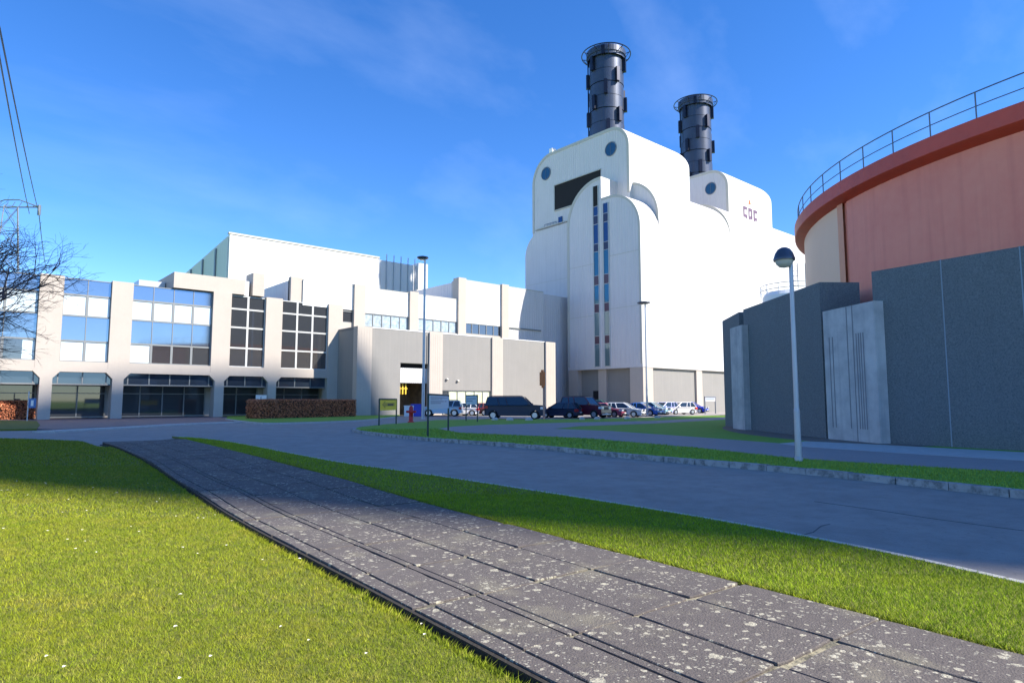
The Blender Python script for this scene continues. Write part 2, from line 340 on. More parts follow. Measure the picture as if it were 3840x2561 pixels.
# footpaths on the island
p1 = [(1005, 984), (1055, 993), (1200, 999), (1350, 1006), (1600, 1027), (1830, 1052), (2100, 1069), (2351, 1084), (2800, 1112)]
p1b = [(2800, 1088), (2351, 1052), (2100, 1037), (1840, 1021), (1600, 1003), (1400, 989), (1270, 984), (1330, 978), (1500, 972), (1670, 962.5)]
p1c = [(1670, 957.5), (1500, 966), (1300, 970), (1120, 975), (1040, 979)]
struct('footpath', flat([G(x, y, .03) for x, y in p1+p1b+p1c], .03, 0), asphalt2)
struct('wall_apron', flat([G(x, y, .045) for x, y in [(1850, 1012), (2000, 1019), (2351, 1037), (2800, 1060), (2800, 1090), (2351, 1056), (2100, 1041), (1840, 1024), (1790, 1017)]], .036, .006), pale_kerb)
C0 = Vector((44.8, 0, 0))
mb = MB()
mb.lathe([(20, .024), (22.9, .024), (22.9, 0), (20, 0)], (C0.x, 0, 0), 60, R(90), R(160)); struct('gravel_strip', mb, brown_gravel)
# forecourt, lawns by the office
G2 = lambda pts, z: [G(x, y, z) for x, y in pts]
struct('forecourt', flat([Vector((-20, 67, 0)), G(84, 984, -.03), G(130, 985, -.03), G(300, 977, -.03), G(545, 965.5, -.03), G(500, 957, -.03), Vector((21, 67, 0)), Vector((21, 72, 0)), Vector((-20, 72, 0))], -.03, -.2), red_pave)
mb = MB(); e = smooth([G(x, y, 0) for x, y in [(100, 989), (180, 984.5), (300, 978.5), (420, 972), (545, 967)]], 4)
for a, b in zip(e[:-1], e[1:]):
    d = b-a; d.z = 0; u = d.normalized(); mb.obox((a+b)/2, u, Vector((-u.y, u.x, 0)), d.length/2+.01, .6, -.2, -.015)
struct('forecourt_kerb', mb, pale_kerb)
struct('side_lawn', flat(G2([(-300, 990), (84, 984), (92, 975), (84, 966)], 0)+[Vector((3, 66.5, 0)), Vector((-20, 66.5, 0))], 0, -.2), grass_m)
struct('annex_lawn', flat(G2([(520, 961), (560, 966), (610, 969.5), (700, 968), (790, 965), (860, 961), (905, 956)], 0)+[Vector((38, 62.5, 0)), Vector((32.6, 62.5, 0)), Vector((32.6, 67, 0)), Vector((21, 67, 0))], 0, -.2), grass_i)
mb = MB(); e = smooth([G(x, y, 0) for x, y in [(520, 962), (560, 967.2), (610, 970.7), (700, 969.2), (790, 966.2), (860, 962.2), (905, 957)]], 3)
for a, b in zip(e[:-1], e[1:]):
    d = b-a; d.z = 0; u = d.normalized(); mb.obox((a+b)/2, u, Vector((-u.y, u.x, 0)), d.length/2, .12, -.2, .02)
struct('lawn_kerb', mb, pale_kerb)
struct('parking', flat([Vector((36, 62.4, 0))]+[G(x, y, 0) for x, y in [(905, 951), (1000, 959), (1120, 959), (1290, 958.5)]]+[Vector((62, 41.5, 0)), Vector((140, 44, 0)), Vector((140, 62.4, 0))], -.094, -.2), asphalt2)
# crack in the asphalt and a dark seam
mb = MB(); c = smooth([G(x, y, 0) for x, y in [(1810, 1228), (1838, 1210), (1866, 1203), (1884, 1190), (1903, 1186)]], 2)
for a, b in zip(c[:-1], c[1:]):
    d = b-a; d.z = 0; u = d.normalized(); mb.obox((a+b)/2, u, Vector((-u.y, u.x, 0)), d.length/2+.01, .008, -.11, -.0965)
c = smooth([G(x, y, 0) for x, y in [(1870, 1137), (2010, 1155), (2150, 1175), (2351, 1200)]], 3)
for a, b in zip(c[:-1], c[1:]):
    d = b-a; d.z = 0; u = d.normalized(); mb.obox((a+b)/2, u, Vector((-u.y, u.x, 0)), d.length/2+.01, .014, -.11, -.0965)
struct('road_crack', mb, M('asphalt_crack', (.12, .11, .1), .9))

# ------------------------------------------------------------ office building
YF = 67.2
off = thing('office_building', 'low beige concrete office block with blue mirrored windows, standing on pillars at the left', 'building', (20, YF, 0))
cols = [(-1.0, .75), (5.25, 6.95), (10.55, 12.25), (19.25, 21.0), (24.5, 26.25), (31.5, 33.2)]
for i, (a, b) in enumerate(cols):
    m_ = (b-a)/2; c = (a+b)/2; hw = .44
    zt = 12.42
    mb = MB()
    if i < 5:
        prof = [(c-hw, -.1), (c+hw, -.1), (c+hw, 3.5), (b+.12, 4.1), (b, 4.35), (b, zt), (a, zt), (a, 4.35), (a-.12, 4.1), (c-hw, 3.5)]
        mb.prism(prof, 'y', YF, YF+1.3)
        for jz in (8.7,): mb.box(a-.003, b+.003, YF-.0, YF+.0, jz, jz)  if False else None
    else:
        mb.box(a, b, YF, YF+1.3, 0, zt)
    mb.build('column', conc, off)
bays = [(.75, 5.25, 2, 'b'), (6.95, 10.55, 2, 'b'), (12.25, 19.25, 4, 'b'), (21.0, 24.5, 2, 'd'), (26.25, 31.5, 3, 'd')]
for bi, (a, b, nc, ty) in enumerate(bays):
    gm = glass_b if ty == 'b' else glass_d
    MB().box(a, b, YF+.02, YF+1.2, 4.06, 4.98).build('beam', conc, off)
    rows = [(10.92, 12.28, 's'), (9.04, 10.86, 'w'), (6.84, 8.98, 's'), (5.02, 6.78, 'w')] if ty == 'b' else [(10.95, 12.28, 's'), (9.05, 10.9, 'w'), (6.95, 9.0, 's'), (5.02, 6.9, 'w')]
    fr = frame if ty == 'b' else frame_l
    w_ = (b-a)/nc
    for (z0, z1, k_) in rows:
        mb = MB()
        fw_ = .05 if (k_ == 's' and ty == 'b') else .1
        mb.box(a, b, YF+.3, YF+.42, z1-fw_*.6, z1+.03); mb.box(a, b, YF+.3, YF+.42, z0-.03, z0+fw_*.6)
        for j in range(nc+1):
            xx = a+j*w_; h_ = fw_ if 0 < j < nc else fw_*.7
            if fw_ < .06: h_ = .03
            mb.box(max(a, xx-h_), min(b, xx+h_), YF+.303, YF+.417, z0+fw_*.6, z1-fw_*.6)
        f_ = mb.build('window_frame' if k_ == 'w' else 'spandrel_frame', fr, off)
        pm = gm
        if k_ == 'w' and ty == 'b' and not (bi == 2 and z0 < 6) and not (bi == 0 and z0 < 6): pm = blind
        if bi == 2 and z0 < 6:
            MB().box(a, a+1.62, YF+.36, YF+.4, z0, z1).build('pane', blind, f_); MB().box(a+1.62, b, YF+.36, YF+.4, z0, z1).build('pane', glass_d, f_)
        elif bi == 0 and z0 < 6:
            MB().box(4.35, b, YF+.36, YF+.4, z0, z1).build('pane', blind, f_); MB().box(a, 4.35, YF+.36, YF+.4, z0, z1).build('pane', glass_d, f_)
        else:
            MB().box(a, b, YF+.36, YF+.4, z0, z1).build('pane', pm, f_)
    # transom band above the open ground floor, clipped by the column heads
    al, bl = a-.4, b+.4
    tf = MB(); tf.box(al, bl, YF+.45, YF+.6, 2.94, 3.06)
    for j in range(nc+1):
        xx = a+j*w_; tf.box(max(al, xx-.05), min(bl, xx+.05), YF+.46, YF+.58, 3.06, 4.05)
    f_ = tf.build('transom_frame', frame, off)
    MB().box(al, bl, YF+.5, YF+.54, 3.06, 4.05).build('pane', transom_g, f_)
    # recessed ground floor glazing
    gf = MB(); 
    for j in range(nc+1):
        xx = al+(bl-al)*j/nc; gf.box(xx-.05, xx+.05, YF+2.95, YF+3.08, 0, 2.95)
    gf.box(al, bl, YF+2.96, YF+3.07, .02, .14); gf.box(al, bl, YF+2.96, YF+3.07, 2.2, 2.27)
    f_ = gf.build('ground_floor_frame', frame, off)
    MB().box(al, bl, YF+3.0, YF+3.04, 0, 2.95).build('pane', glass_g, f_)
MB().box(-30, 26.2, YF+.62, YF+3.2, 2.95, 3.05).build('soffit', conc_soff, off)
MB().box(-30, 33.2, YF+.45, YF+16, 4.98, 12.24).build('block_wall', conc_soff, off)
MB().box(-30, 33.2, YF+.41, YF+16.2, 12.24, 12.34).build('roof_edge', frame, off)
MB().box(-30, 33.2, YF+3.2, YF+16, 0, 4.98).build('rear_wall', conc_soff, off)
MB().box(26.2, 31.5, YF+.6, YF+2.9, -.05, .25).build('plinth', conc_soff, off)
MB().box(15.6, 22.3, YF+.06, YF+7, 12.42, 13.95).build('roof_plant_room', conc, off)
MB().box(22.3, 22.75, YF+.3, YF+7, 12.38, 13.9).build('roof_plant_trim', white_p, off)
MB().box(13.2, 15.5, YF+3, YF+6, 12.36, 13.3).build('rooflight', galv, off)
MB().box(23.06, 24.25, YF+.05, YF+2.2, 12.45, 14.85).build('roof_pillar', conc, off)

# ------------------------------------------------------------ machine hall behind (taller strip between the office and the tower)
hall = thing('machine_hall', 'white clad hall with beige pilasters and strip windows between office and tower', 'building', (46, YF+4, 0))
PIL = [(27.25, 28.55, 15.05), (34.6, 36.0, 15.05), (42.1, 43.35, 15.05), (49.5, 50.75, 17.75), (57.0, 58.25, 17.75)]
for a, b, z in PIL:
    MB().box(a, b, YF-.02 if a > 33.3 else YF+.45, YF+1.2, 9.0, z).build('pilaster', conc, hall)
secs = [(28.55, 34.6, 14.75, 12.0), (36.0, 42.1, 14.75, 11.85), (43.35, 49.5, 14.75, 11.85), (50.75, 57.0, 17.5, 11.85)]
for a, b, zt, zb in secs:
    MB().box(a, b, YF+.28, YF+.9, zb, zt).build('cladding_panel', clad_w, hall)
    MB().box(a, b, YF+.25, YF+.95, zt, zt+.12).build('coping', trimm, hall)
MB().box(58.25, 65.25, YF+.28, YF+.9, 9, 17.5).build('cladding_panel', clad, hall)
MB().box(58.25, 65.25, YF+.25, YF+.95, 17.5, 17.62).build('coping', trimm, hall)
MB().box(58.3, 64.6, YF+.1, YF+.28, 11.7, 11.85).build('ledge', frame, hall)
MB().box(33.2, 34.6, YF+.3, YF+.9, 9, 10.5).build('sill_wall', conc, hall)
for a, b, z0, n_ in ((33.2, 34.6, 10.5, 1), (36.0, 42.1, 10.2, 5), (43.35, 49.5, 10.3, 5), (50.75, 57.0, 10.4, 5)):
    mb = MB(); mb.box(a, b, YF+.32, YF+.5, z0, z0+.1); mb.box(a, b, YF+.32, YF+.5, 11.75, 11.85)
    for j in range(n_+1):
        xx = a+(b-a)*j/n_; mb.box(max(a, xx-.05), min(b, xx+.05), YF+.323, YF+.497, z0+.1, 11.75)
    f_ = mb.build('strip_window', frame, hall)
    MB().box(a, b, YF+.4, YF+.44, z0, 11.8).build('pane', glass_d if a in (33.2, 50.75) else M('net_curtained_glass', (.45, .52, .56), .1, coat=.5, noise=[(2.5, .8, (.2, .25, .28))]), f_)
    MB().box(a, b, YF+.2, YF+.9, 9, z0).build('sill_wall', conc, hall) if a > 34 else None
MB().box(27.25, 50.2, YF+.92, YF+18, 9, 14.7).build('hall_body', clad, hall)
MB().box(50.2, 72.5, YF+.94, YF+17, 0, 17.45).build('hall_body', clad, hall)
MB().box(50.1, 50.6, YF+1.21, YF+2.4, 14.7, 17.6).build('side_pilaster', conc_soff, hall)
MB().box(50.1, 50.6, YF+11, YF+12, 14.7, 17.6).build('side_pilaster', conc_soff, hall)

# ------------------------------------------------------------ turbine hall (large white block behind)
YT = 87.0; ZT = 23.75
tb = thing('turbine_hall', 'large plain white windowless block rising behind the office roof', 'building', (42, YT+10, 0))
mb = MB(); mb.prism([(YT, 0), (YT+30, 0), (YT+30, 20.6), (YT+12, 22.3), (YT, ZT-.25)], 'x', 26.6, 48.8); mb.build('hall_wall', clad_w, tb)
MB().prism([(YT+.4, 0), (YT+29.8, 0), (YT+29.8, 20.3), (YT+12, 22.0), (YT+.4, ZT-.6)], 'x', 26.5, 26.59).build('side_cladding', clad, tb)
MB().box(26.45, 48.8, YT-.1, YT+.5, ZT-.24, ZT).build('roof_trim', trimm, tb)
for yy in (YT+5, YT+11, YT+17): MB().box(26.32, 26.5, yy, yy+.45, 0, ZT-.9-(yy-YT)*.085).build('side_rib', steelp, tb)
MB().box(48.8, 56.0, YT+.6, YT+25, 0, ZT-.3).build('recessed_wall', clad_w, tb)
MB().box(56.0, 57.8, YT, YT+25, 0, ZT+.1).build('end_wall', clad_w, tb)
for k in range(6): MB().box(48.95+k*1.3, 49.03+k*1.3, YT+.2, YT+.42, 12, ZT+(.7 if k else .1)).build('wall_mast', galv, tb)

# ------------------------------------------------------------ annex (single storey workshop)
YA = 62.6; XA = 32.7; ZA = 9.6
an = thing('workshop_annex', 'flat roofed grey rendered annex with beige pilasters and an open workshop doorway', 'building', (48, YA, 0))
AP = [(32.7, 34.45), (42.0, 43.85), (51.5, 53.25), (61.0, 62.8)]
for a, b in AP:
    mb = MB(); mb.box(a, b, YA, YA+.8, -.1, ZA)
    for q in range(5): mb.box(a+.15+q*.32, a+.27+q*.32, YA-.012, YA, -.1, ZA-.25)
    mb.build('pilaster', conc, an)
def wall_y(name, a, b, y0, y1, z0, z1, m_, par): MB().box(a, b, y0, y1, z0, z1).build(name, m_, par)
wall_y('wall_panel', 34.45, 38.2, YA+.22, YA+.6, -.1, ZA-.06, render_, an)
wall_y('wall_panel', 38.2, 42.0, YA+.22, YA+.6, 5.85, ZA-.06, render_, an)
wall_y('wall_panel', 43.85, 51.5, YA+.22, YA+.6, 2.8, ZA-.06, render_, an)
wall_y('wall_panel', 53.25, 61.0, YA+.22, YA+.6, -.1, ZA-.06, render_, an)
MB().box(XA+.02, XA+.5, YA+.8, YF-.005, -.1, ZA).build('side_wall', render_, an)
MB().box(XA-.02, XA+.02, YA+.1, YA+.9, -.1, ZA-.05).build('corner_board', conc, an)
MB().box(XA, 62.8, YA+.8, YF-.02, ZA-.3, ZA-.12).build('roof', roofm, an)
MB().box(62.3, 62.8, YA+.8, 67.0, -.1, ZA).build('side_wall', render_, an)
for (a, b) in ((34.45, 42.0), (43.85, 51.5), (53.25, 61.0)):
    MB().box(a, b, YA+.18, YA+.75, ZA-.06, ZA+.02).build('coping', white_p, an)
door = MB().box(38.2, 42.0, YA+.5, YA+.6, 3.6, 5.3).build('shutter', M('white_shutter', (.6, .6, .6), .5, ribs=(4, .5)), an)
MB().box(38.2, 42.0, YA+1.0, YA+1.06, 5.3, 5.85).build('door_head', black, an)
mb = MB(); mb.box(38.2, 42, YA+4.2, YA+4.3, -.1, 3.7); mb.box(38.1, 38.2, YA+.6, YA+4.2, -.1, 5.85); mb.box(42, 42.1, YA+.6, YA+4.2, -.1, 5.85); mb.box(38.2, 42, YA+.7, YA+4.2, 3.7, 3.8)
mb.build('workshop_interior', interior, an)
mb = MB(); 
for xx in (38.5, 38.9, 39.3): mb.box(xx, xx+.16, YA+.9, YA+1.0, 2.3, 3.55)
mb.box(38.4, 39.6, YA+.88, YA+1.02, 2.9, 3.0); mb.build('yellow_hoist', M('yellow_machine_paint', (.75, .5, .04), .5), an)
mb = MB(); mb.box(43.85, 51.5, YA+.3, YA+.5, 2.7, 2.8)
for j in range(6): xx = 45.0+j*1.3; mb.box(xx-.04, xx+.04, YA+.3, YA+.5, 0, 2.7)
f_ = mb.build('lobby_window', frame, an); MB().box(45.0, 51.5, YA+.38, YA+.42, 0, 2.7).build('pane', shopglass, f_); MB().box(43.85, 45.0, YA+.38, YA+.42, 0, 2.7).build('pane', glass_g, f_)
for xx in (44.6, 46.2):
    mb = MB(); mb.sm = True; mb.lathe([(0, .16), (.16, .1), (.2, 0), (.1, -.1), (0, -.1)], (xx, YA+.1, 4.1-(xx-44.6)*.1), 10); mb.build('wall_lamp', lampglass, an)
MB().tube([(61.0-.06, YA+.1, 0), (61.0-.06, YA+.1, ZA)], .07).build('downpipe', steelp, an)
MB().tube([(41.9, YA-.08, 0), (41.9, YA-.08, ZA-.2)], .06).build('downpipe', steelp, an)

# ------------------------------------------------------------ the boiler tower
def arc(cy, cz, r, a0, a1, n=14): return [(cy+r*math.cos(R(a0+(a1-a0)*k/n)), cz+r*math.sin(R(a0+(a1-a0)*k/n))) for k in range(n+1)]
def vault(x0, x1, y0, y1, H, ry0, ry1, rx0, rx1, zb, m_, name, par):
    def coords(a, b, ra, rb):
        c = []
        c += [a+ra*(1-math.cos(math.pi/2*k/16)) for k in range(16)] if ra else [a]
        mid = np.linspace(a+ra, b-rb, 5).tolist(); c += mid if ra else mid[1:]
        if rb: c += [b-rb+rb*math.sin(math.pi/2*k/16) for k in range(1, 17)]
        return sorted(set(round(q, 5) for q in c))
    xs, ys = coords(x0, x1, rx0, rx1), coords(y0, y1, ry0, ry1)
    def z1(v, a, b, ra, rb):
        if ra and v < a+ra: return H-ra+math.sqrt(max(0, ra*ra-(a+ra-v)**2))
        if rb and v > b-rb: return H-rb+math.sqrt(max(0, rb*rb-(v-b+rb)**2))
        return H
    mb = MB(); mb.sm = True; nx, ny = len(xs), len(ys)
    vs = [(x, y, min(z1(x, x0, x1, rx0, rx1), z1(y, y0, y1, ry0, ry1))) for x in xs for y in ys]
    mb.add(vs, [(i*ny+j, (i+1)*ny+j, (i+1)*ny+j+1, i*ny+j+1) for i in range(nx-1) for j in range(ny-1)])
    mb.sm = False
    def wall(idx):
        n_ = len(idx); top = [vs[q] for q in idx]; bot = [(p[0], p[1], zb) for p in top]
        mb.add(top+bot, [(i, i+1, n_+i+1, n_+i) for i in range(n_-1)])
    wall([j for j in range(ny)]); wall([(nx-1)*ny+j for j in range(ny)]); wall([i*ny for i in range(nx)]); wall([i*ny+ny-1 for i in range(nx)])
    return mb.build(name, m_, par, fixn=False)
def rim_x(prof, x, wdt, dep, name, m_, par):      # raised trim that follows a profile on a plane of constant x
    mb = MB(); P = [Vector((p[0], p[1])) for p in prof]; nrm = []
    for i in range(len(P)):
        d = (P[min(i+1, len(P)-1)]-P[max(i-1, 0)]).normalized(); nrm.append(Vector((-d.y, d.x)))
    a = [p for p in P]; b = [p+n_*wdt for p, n_ in zip(P, nrm)]
    for i in range(len(P)-1):
        q = [a[i], a[i+1], b[i+1], b[i]]
        mb.prism([(v.x, v.y) for v in q], 'x', x-dep, x)
    return mb.build(name, m_, par)
tw = thing('boiler_tower', 'tall white clad boiler house with rounded shoulders, portholes and twin window slits', 'building', (85, 60, 0))
H1 = 40.1
for ux, nm in ((68.3, 'tower_slab'), (94.05, 'tower_slab')):
    vault(ux, ux+14.5, 53.55, 73.0, H1, 3.4, 4.4, 0, 3.2, 5, clad, nm, tw)
    prof = [(53.55, 30 if ux < 70 else 31.5)]+arc(56.95, H1-3.4, 3.4, 180, 90)+arc(68.6, H1-4.4, 4.4, 90, 0)+[(73.0, 28)]
    rim_x(prof, ux, -.42, .07, 'slab_trim', trimm, tw)
    for yy in (56.78, 69.9):
        mb = MB(); mb.tube([(ux-.06, yy, 37.0), (ux+.02, yy, 37.0)], .95, 28); f_ = mb.build('round_window', porthole, tw)
        mb = MB(); c_ = [(ux-.07, yy+.98*math.cos(a*math.pi/14), 37.0+.98*math.sin(a*math.pi/14)) for a in range(29)]
        mb.tube(c_, .06, 5); mb.tube([(ux-.08, yy, 36.1), (ux-.08, yy, 37.9)], .03, 4); mb.build('window_ring', steelp, f_)
# lower body with its big side vault
WY = 49.42
vault(69.0, 87.0, WY, 73.4, 31.7, 5.7, 2, 0, 0, 5.8, clad, 'lower_body', tw)
vault(86.9, 126, WY-.03, 73.4, 32.3, 5.9, 2, 0, 0, 5.8, clad, 'lower_body', tw)
rim_x([(WY, 25.5)]+arc(WY+5.7, 26.0, 5.7, 180, 92), 69.0, -.3, .06, 'vault_trim', trimm, tw)
rim_x([(WY-.03, 26)]+arc(WY+5.87, 26.4, 5.9, 180, 92), 86.9, -.3, .06, 'vault_trim', trimm, tw)
# left lower shoulder
mb = MB(); mb.prism([(62.0, 5.8), (74.4, 5.8), (74.4, 22.5)]+arc(70.6, 24.2, 3.8, 0, 90)+[(62.0, 28.2)], 'x', 67.95, 70); mb.build('left_shoulder', clad, tw)
mb = MB(); mb.prism([(73.0, 5.8), (74.4, 5.8), (74.4, 22.5)]+arc(70.6, 24.2, 3.8, 0, 45), 'x', 70, 110); mb.build('rear_shoulder', clad, tw)
# front bay with a high left lobe and a lower right lobe
XF = 65.0
L1 = [(55.87, 5.8), (55.87, 32)]+arc(56.3, 26, 6, 90, 0)+[(62.3, 5.8)]
mb = MB(); mb.prism(L1, 'x', XF, 68.6); mb.build('front_bay', clad, tw)
L2 = [(55.86, 5.8), (WY, 5.8)]+arc(WY+5.0, 23.95, 5.0, 180, 90)+[(55.86, 28.95)]
mb = MB(); mb.prism(L2, 'x', XF+.02, 68.99); mb.build('front_bay', clad, tw)
rim_x([(55.9, 32)]+arc(56.3, 26, 6, 90, 0)+[(62.3, 6.2)], XF, -.4, .05, 'bay_trim', trimm, tw)
rim_x([(WY, 6.2)]+arc(WY+5.0, 23.95, 5.0, 180, 90)+[(55.8, 28.95)], XF+.02, -.32, .05, 'bay_trim', trimm, tw)
for y0, y1, zt in ((56.37, 57.3, 30.9), (54.62, 55.55, 28.1)):
    mb = MB()
    segs = [(6.1, 9.1, 5), (9.1, 10.2, 3), (10.2, 13.35, 5), (13.35, 14.55, 3), (14.55, 17.1, 4), (17.1, 18.4, 3), (18.4, 21.7, 4), (21.7, 22.8, 6), (22.8, 25.5, 1), (25.5, 26.7, 6), (26.7, zt if zt < 29 else 28.0, 1)]
    if zt > 29: segs.append((28.0, zt, 0))
    for z0, z1, mi in segs:
        mb.cur = mi; mb.box(XF-.045 if mi in (3, 6) else XF-.03, XF+.03, y0, y1, z0+.012, z1-.012)
    s_ = mb.build('window_slit', [black, glass_navy, glass_teal, plum, glass_teal, glass_sage, M('navy_spandrel', (.015, .02, .07), .4)], tw)
    mb = MB()
    for y_ in (y0, y1): mb.box(XF-.09, XF+.01, y_-.05, y_+.05, 6.0, zt)
    for z0, z1, mi in segs: mb.box(XF-.06, XF, y0+.05, y1-.05, z0-.03, z0+.03)
    mb.build('slit_frame', frame_l, s_)
MB().box(68.2, 68.32, 58.75, 67.9, 30.6, 34.5).build('large_opening', black, tw)
mb = MB(); mb.box(68.1, 68.3, 58.6, 68.05, 34.5, 34.62); mb.box(68.1, 68.3, 67.9, 68.05, 30.5, 34.5); mb.box(68.1, 68.3, 62.5, 67.9, 30.5, 30.62); mb.build('opening_trim', trimm, tw)
MB().box(68.2, 68.32, 66.4, 67.2, 27.7+.5, 29.2+.2).build('small_door', glass_navy, tw)
mb = MB(); mb.tube([(67.98, 67.4, 28.75), (67.98, 70, 28.75)], .04, 4)
for q in range(5): mb.tube([(67.98, 67.4+q*.65, 28.2), (67.98, 67.4+q*.65, 28.75)], .03, 4)
mb.build('ledge_railing', steelp, tw)
MB().box(67.7, 68.1, 62.35, 72, 28.2, 28.32).build('ledge', trimm, tw)
# seams
for z_ in (20.7, 13.6):
    MB().box(XF-.02, XF+.01, WY+.3, 54.5, z_, z_+.06).build('cladding_seam', trimm, tw)
    MB().box(XF-.02, XF+.01, 57.4, 62, z_-.6, z_-.54).build('cladding_seam', trimm, tw)
    MB().box(67.93, 67.96, 62.4, 74.2, z_-1, z_-.95).build('cladding_seam', trimm, tw)
# concrete base
mb = MB(); mb.box(68.0, 68.6, 63.4, 74, -.1, 5.8); mb.box(65.9, 66.3, 51.5, 60.9, -.1, 5.8); mb.box(66.6, 126, WY+.35, WY+.6, -.1, 5.72); mb.build('base_panel', render_, tw)
for (x0, x1, y0, y1) in ((65.05, 67.5, 60.6, 62.3), (65.05, 65.6, WY+.02, 51.5), (65.6, 67.1, WY+.02, WY+.7), (65.5, 66.2, 55.8, 57.2)):
    MB().box(x0, x1, y0, y1, -.1, 5.78).build('base_column', conc, tw)
for xx in (77, 88.5, 100): MB().box(xx, xx+1.4, WY+.08, WY+.5, -.1, 5.71).build('base_column', conc, tw)
MB().box(65.0, 126, WY+.02, 62, 5.74, 5.8).build('base_soffit', conc_soff, tw)
MB().box(68.7, 69.5, 68.9, 69.6, 39.9, 41.0).build('roof_box', white_p, tw)

# door things at the foot of the tower
MB().box(65.78, 65.9, 57.0, 58.4, 0, 2.9).build('base_door', black, tw)
# SPE lettering high on the second slab
def text_mesh(name, body, size, m_, parent, loc, rot, depth=.02, align='LEFT'):
    cu = bpy.data.curves.new(name, 'FONT'); cu.body = body; cu.size = size; cu.extrude = depth; cu.align_x = align
    o = bpy.data.objects.new(name+'_tmp', cu); COL.objects.link(o); bpy.context.view_layer.update()
    me = bpy.data.meshes.new_from_object(o.evaluated_get(bpy.context.evaluated_depsgraph_get())); bpy.data.objects.remove(o)
    me.materials.clear(); me.materials.append(m_); me.name = name
    ob = bpy.data.objects.new(name, me); COL.objects.link(ob); ob.parent = parent
    ob.location = Vector(loc)-(Vector(parent.location) if parent and parent.parent is None else (Vector(parent.location)+Vector(parent.parent.location) if parent else Vector()))
    ob.rotation_euler = rot; return ob
def stroke_word(x0, z0, h_, w_, gap, th, y, dep, par):
    G_ = {'S': [(0, .85, 1, 1), (0, .57, .28, .85), (0, .42, 1, .57), (.72, .15, 1, .42), (0, 0, 1, .15)], 'P': [(0, 0, .24, 1), (.24, .84, 1, 1), (.72, .5, 1, .84), (.24, .4, 1, .55)], 'E': [(0, 0, .3, 1), (.3, .84, 1, 1), (.3, .42, .9, .57), (.3, 0, 1, .16)]}
    for i, ch in enumerate('SPE'):
        mb = MB()
        for (a, b, c, d) in G_[ch]: mb.box(x0+i*(w_+gap)+a*w_, x0+i*(w_+gap)+c*w_, y-dep, y, z0+b*h_, z0+d*h_)
        mb.build('letter', mauve, par)
stroke_word(98.6, 31.1, 3.1, 1.2, .5, .2, 53.55, .06, tw)
mb = MB(); mb.prism([(100.4, 34.9), (100.7, 35.7), (101.0, 34.9), (100.8, 35.0), (100.6, 35.0)], 'y', 53.42, 53.5); mb.build('flame_mark', orange_p, tw)

# ------------------------------------------------------------ chimneys
def chimney(label, x, y):
    t_ = thing('chimney', label, 'chimney', (x, y, 40), 'twin dark chimneys on the tower')
    z = 36.0; k = 0; hb = 2.12
    zt = 56.3
    while z < zt-.1:
        z1 = min(z+hb, zt); rr = 2.72 if k % 2 else 2.66
        if z1 >= zt-.1: rr = 3.0
        mb = MB(); mb.sm = False; mb.lathe([(rr, z), (rr, z1-.1), (rr-.14, z1-.1), (rr-.14, z1)], (x, y, 0), 64); 
        b_ = mb.build('shell_band', stackm, t_, fixn=False)
        for q in range(3):                      # strake plates, stepping round from band to band
            a = R(120*q+k*38-10); c_, s_ = math.cos(a), math.sin(a)
            MB().obox((x+c_*2.95, y+s_*2.95, 0), (-s_, c_, 0), (c_, s_, 0), .27, .24, z-.1, z1+.02).build('strake', stack_f, b_)
        z = z1; k += 1
    mb = MB(); mb.lathe([(3.05, 55.6), (3.12, 55.6), (3.12, 56.5), (2.6, 56.5), (2.6, 54)], (x, y, 0), 40); mb.build('cap', stackm, t_)
    MB().lathe([(0, 53.9), (2.6, 53.9), (2.6, 54.0), (0, 54.0)], (x, y, 0), 24).build('flue_mouth', black, t_)
    mb = MB()
    mb.tube([(x+3.85*math.cos(a*math.pi/24), y+3.85*math.sin(a*math.pi/24), 56.2) for a in range(49)], .085, 6)
    for q in range(10):
        a = q*math.pi/5+.2; mb.tube([(x+3.0*math.cos(a), y+3.0*math.sin(a), 56.0), (x+3.85*math.cos(a), y+3.85*math.sin(a), 56.2)], .06, 5)
        mb.tube([(x+2.8*math.cos(a), y+2.8*math.sin(a), 54.9), (x+3.6*math.cos(a), y+3.6*math.sin(a), 56.1)], .04, 4)
    mb.build('top_ring', stack_f, t_)
    MB().tube([(x-2.35, y+1.75, 37), (x-2.35, y+1.75, 55.5)], .1, 6).build('ladder_pipe', stack_f, t_)
    return t_
chimney('nearer and higher looking of the two dark banded chimneys, above the first tower slab', 75.4, 63.4)
chimney('farther dark banded chimney, rising between the two white tower slabs', 100.6, 63.4)

# the tower group stands a little farther off and is built larger in proportion
LAM = 1.065
for o in bpy.data.objects:
    if o.parent is None and o.name.split('.')[0] in ('boiler_tower', 'chimney'):
        e = Vector((0, 0, EYE)); o.location = (Vector(o.location)-e)*LAM+e; o.scale = (LAM, LAM, LAM)

tb.location = (Vector(tb.location)-Vector((0, 0, EYE)))*1.154+Vector((0, 0, EYE)); tb.scale = (1.154,)*3   # likewise the turbine hall

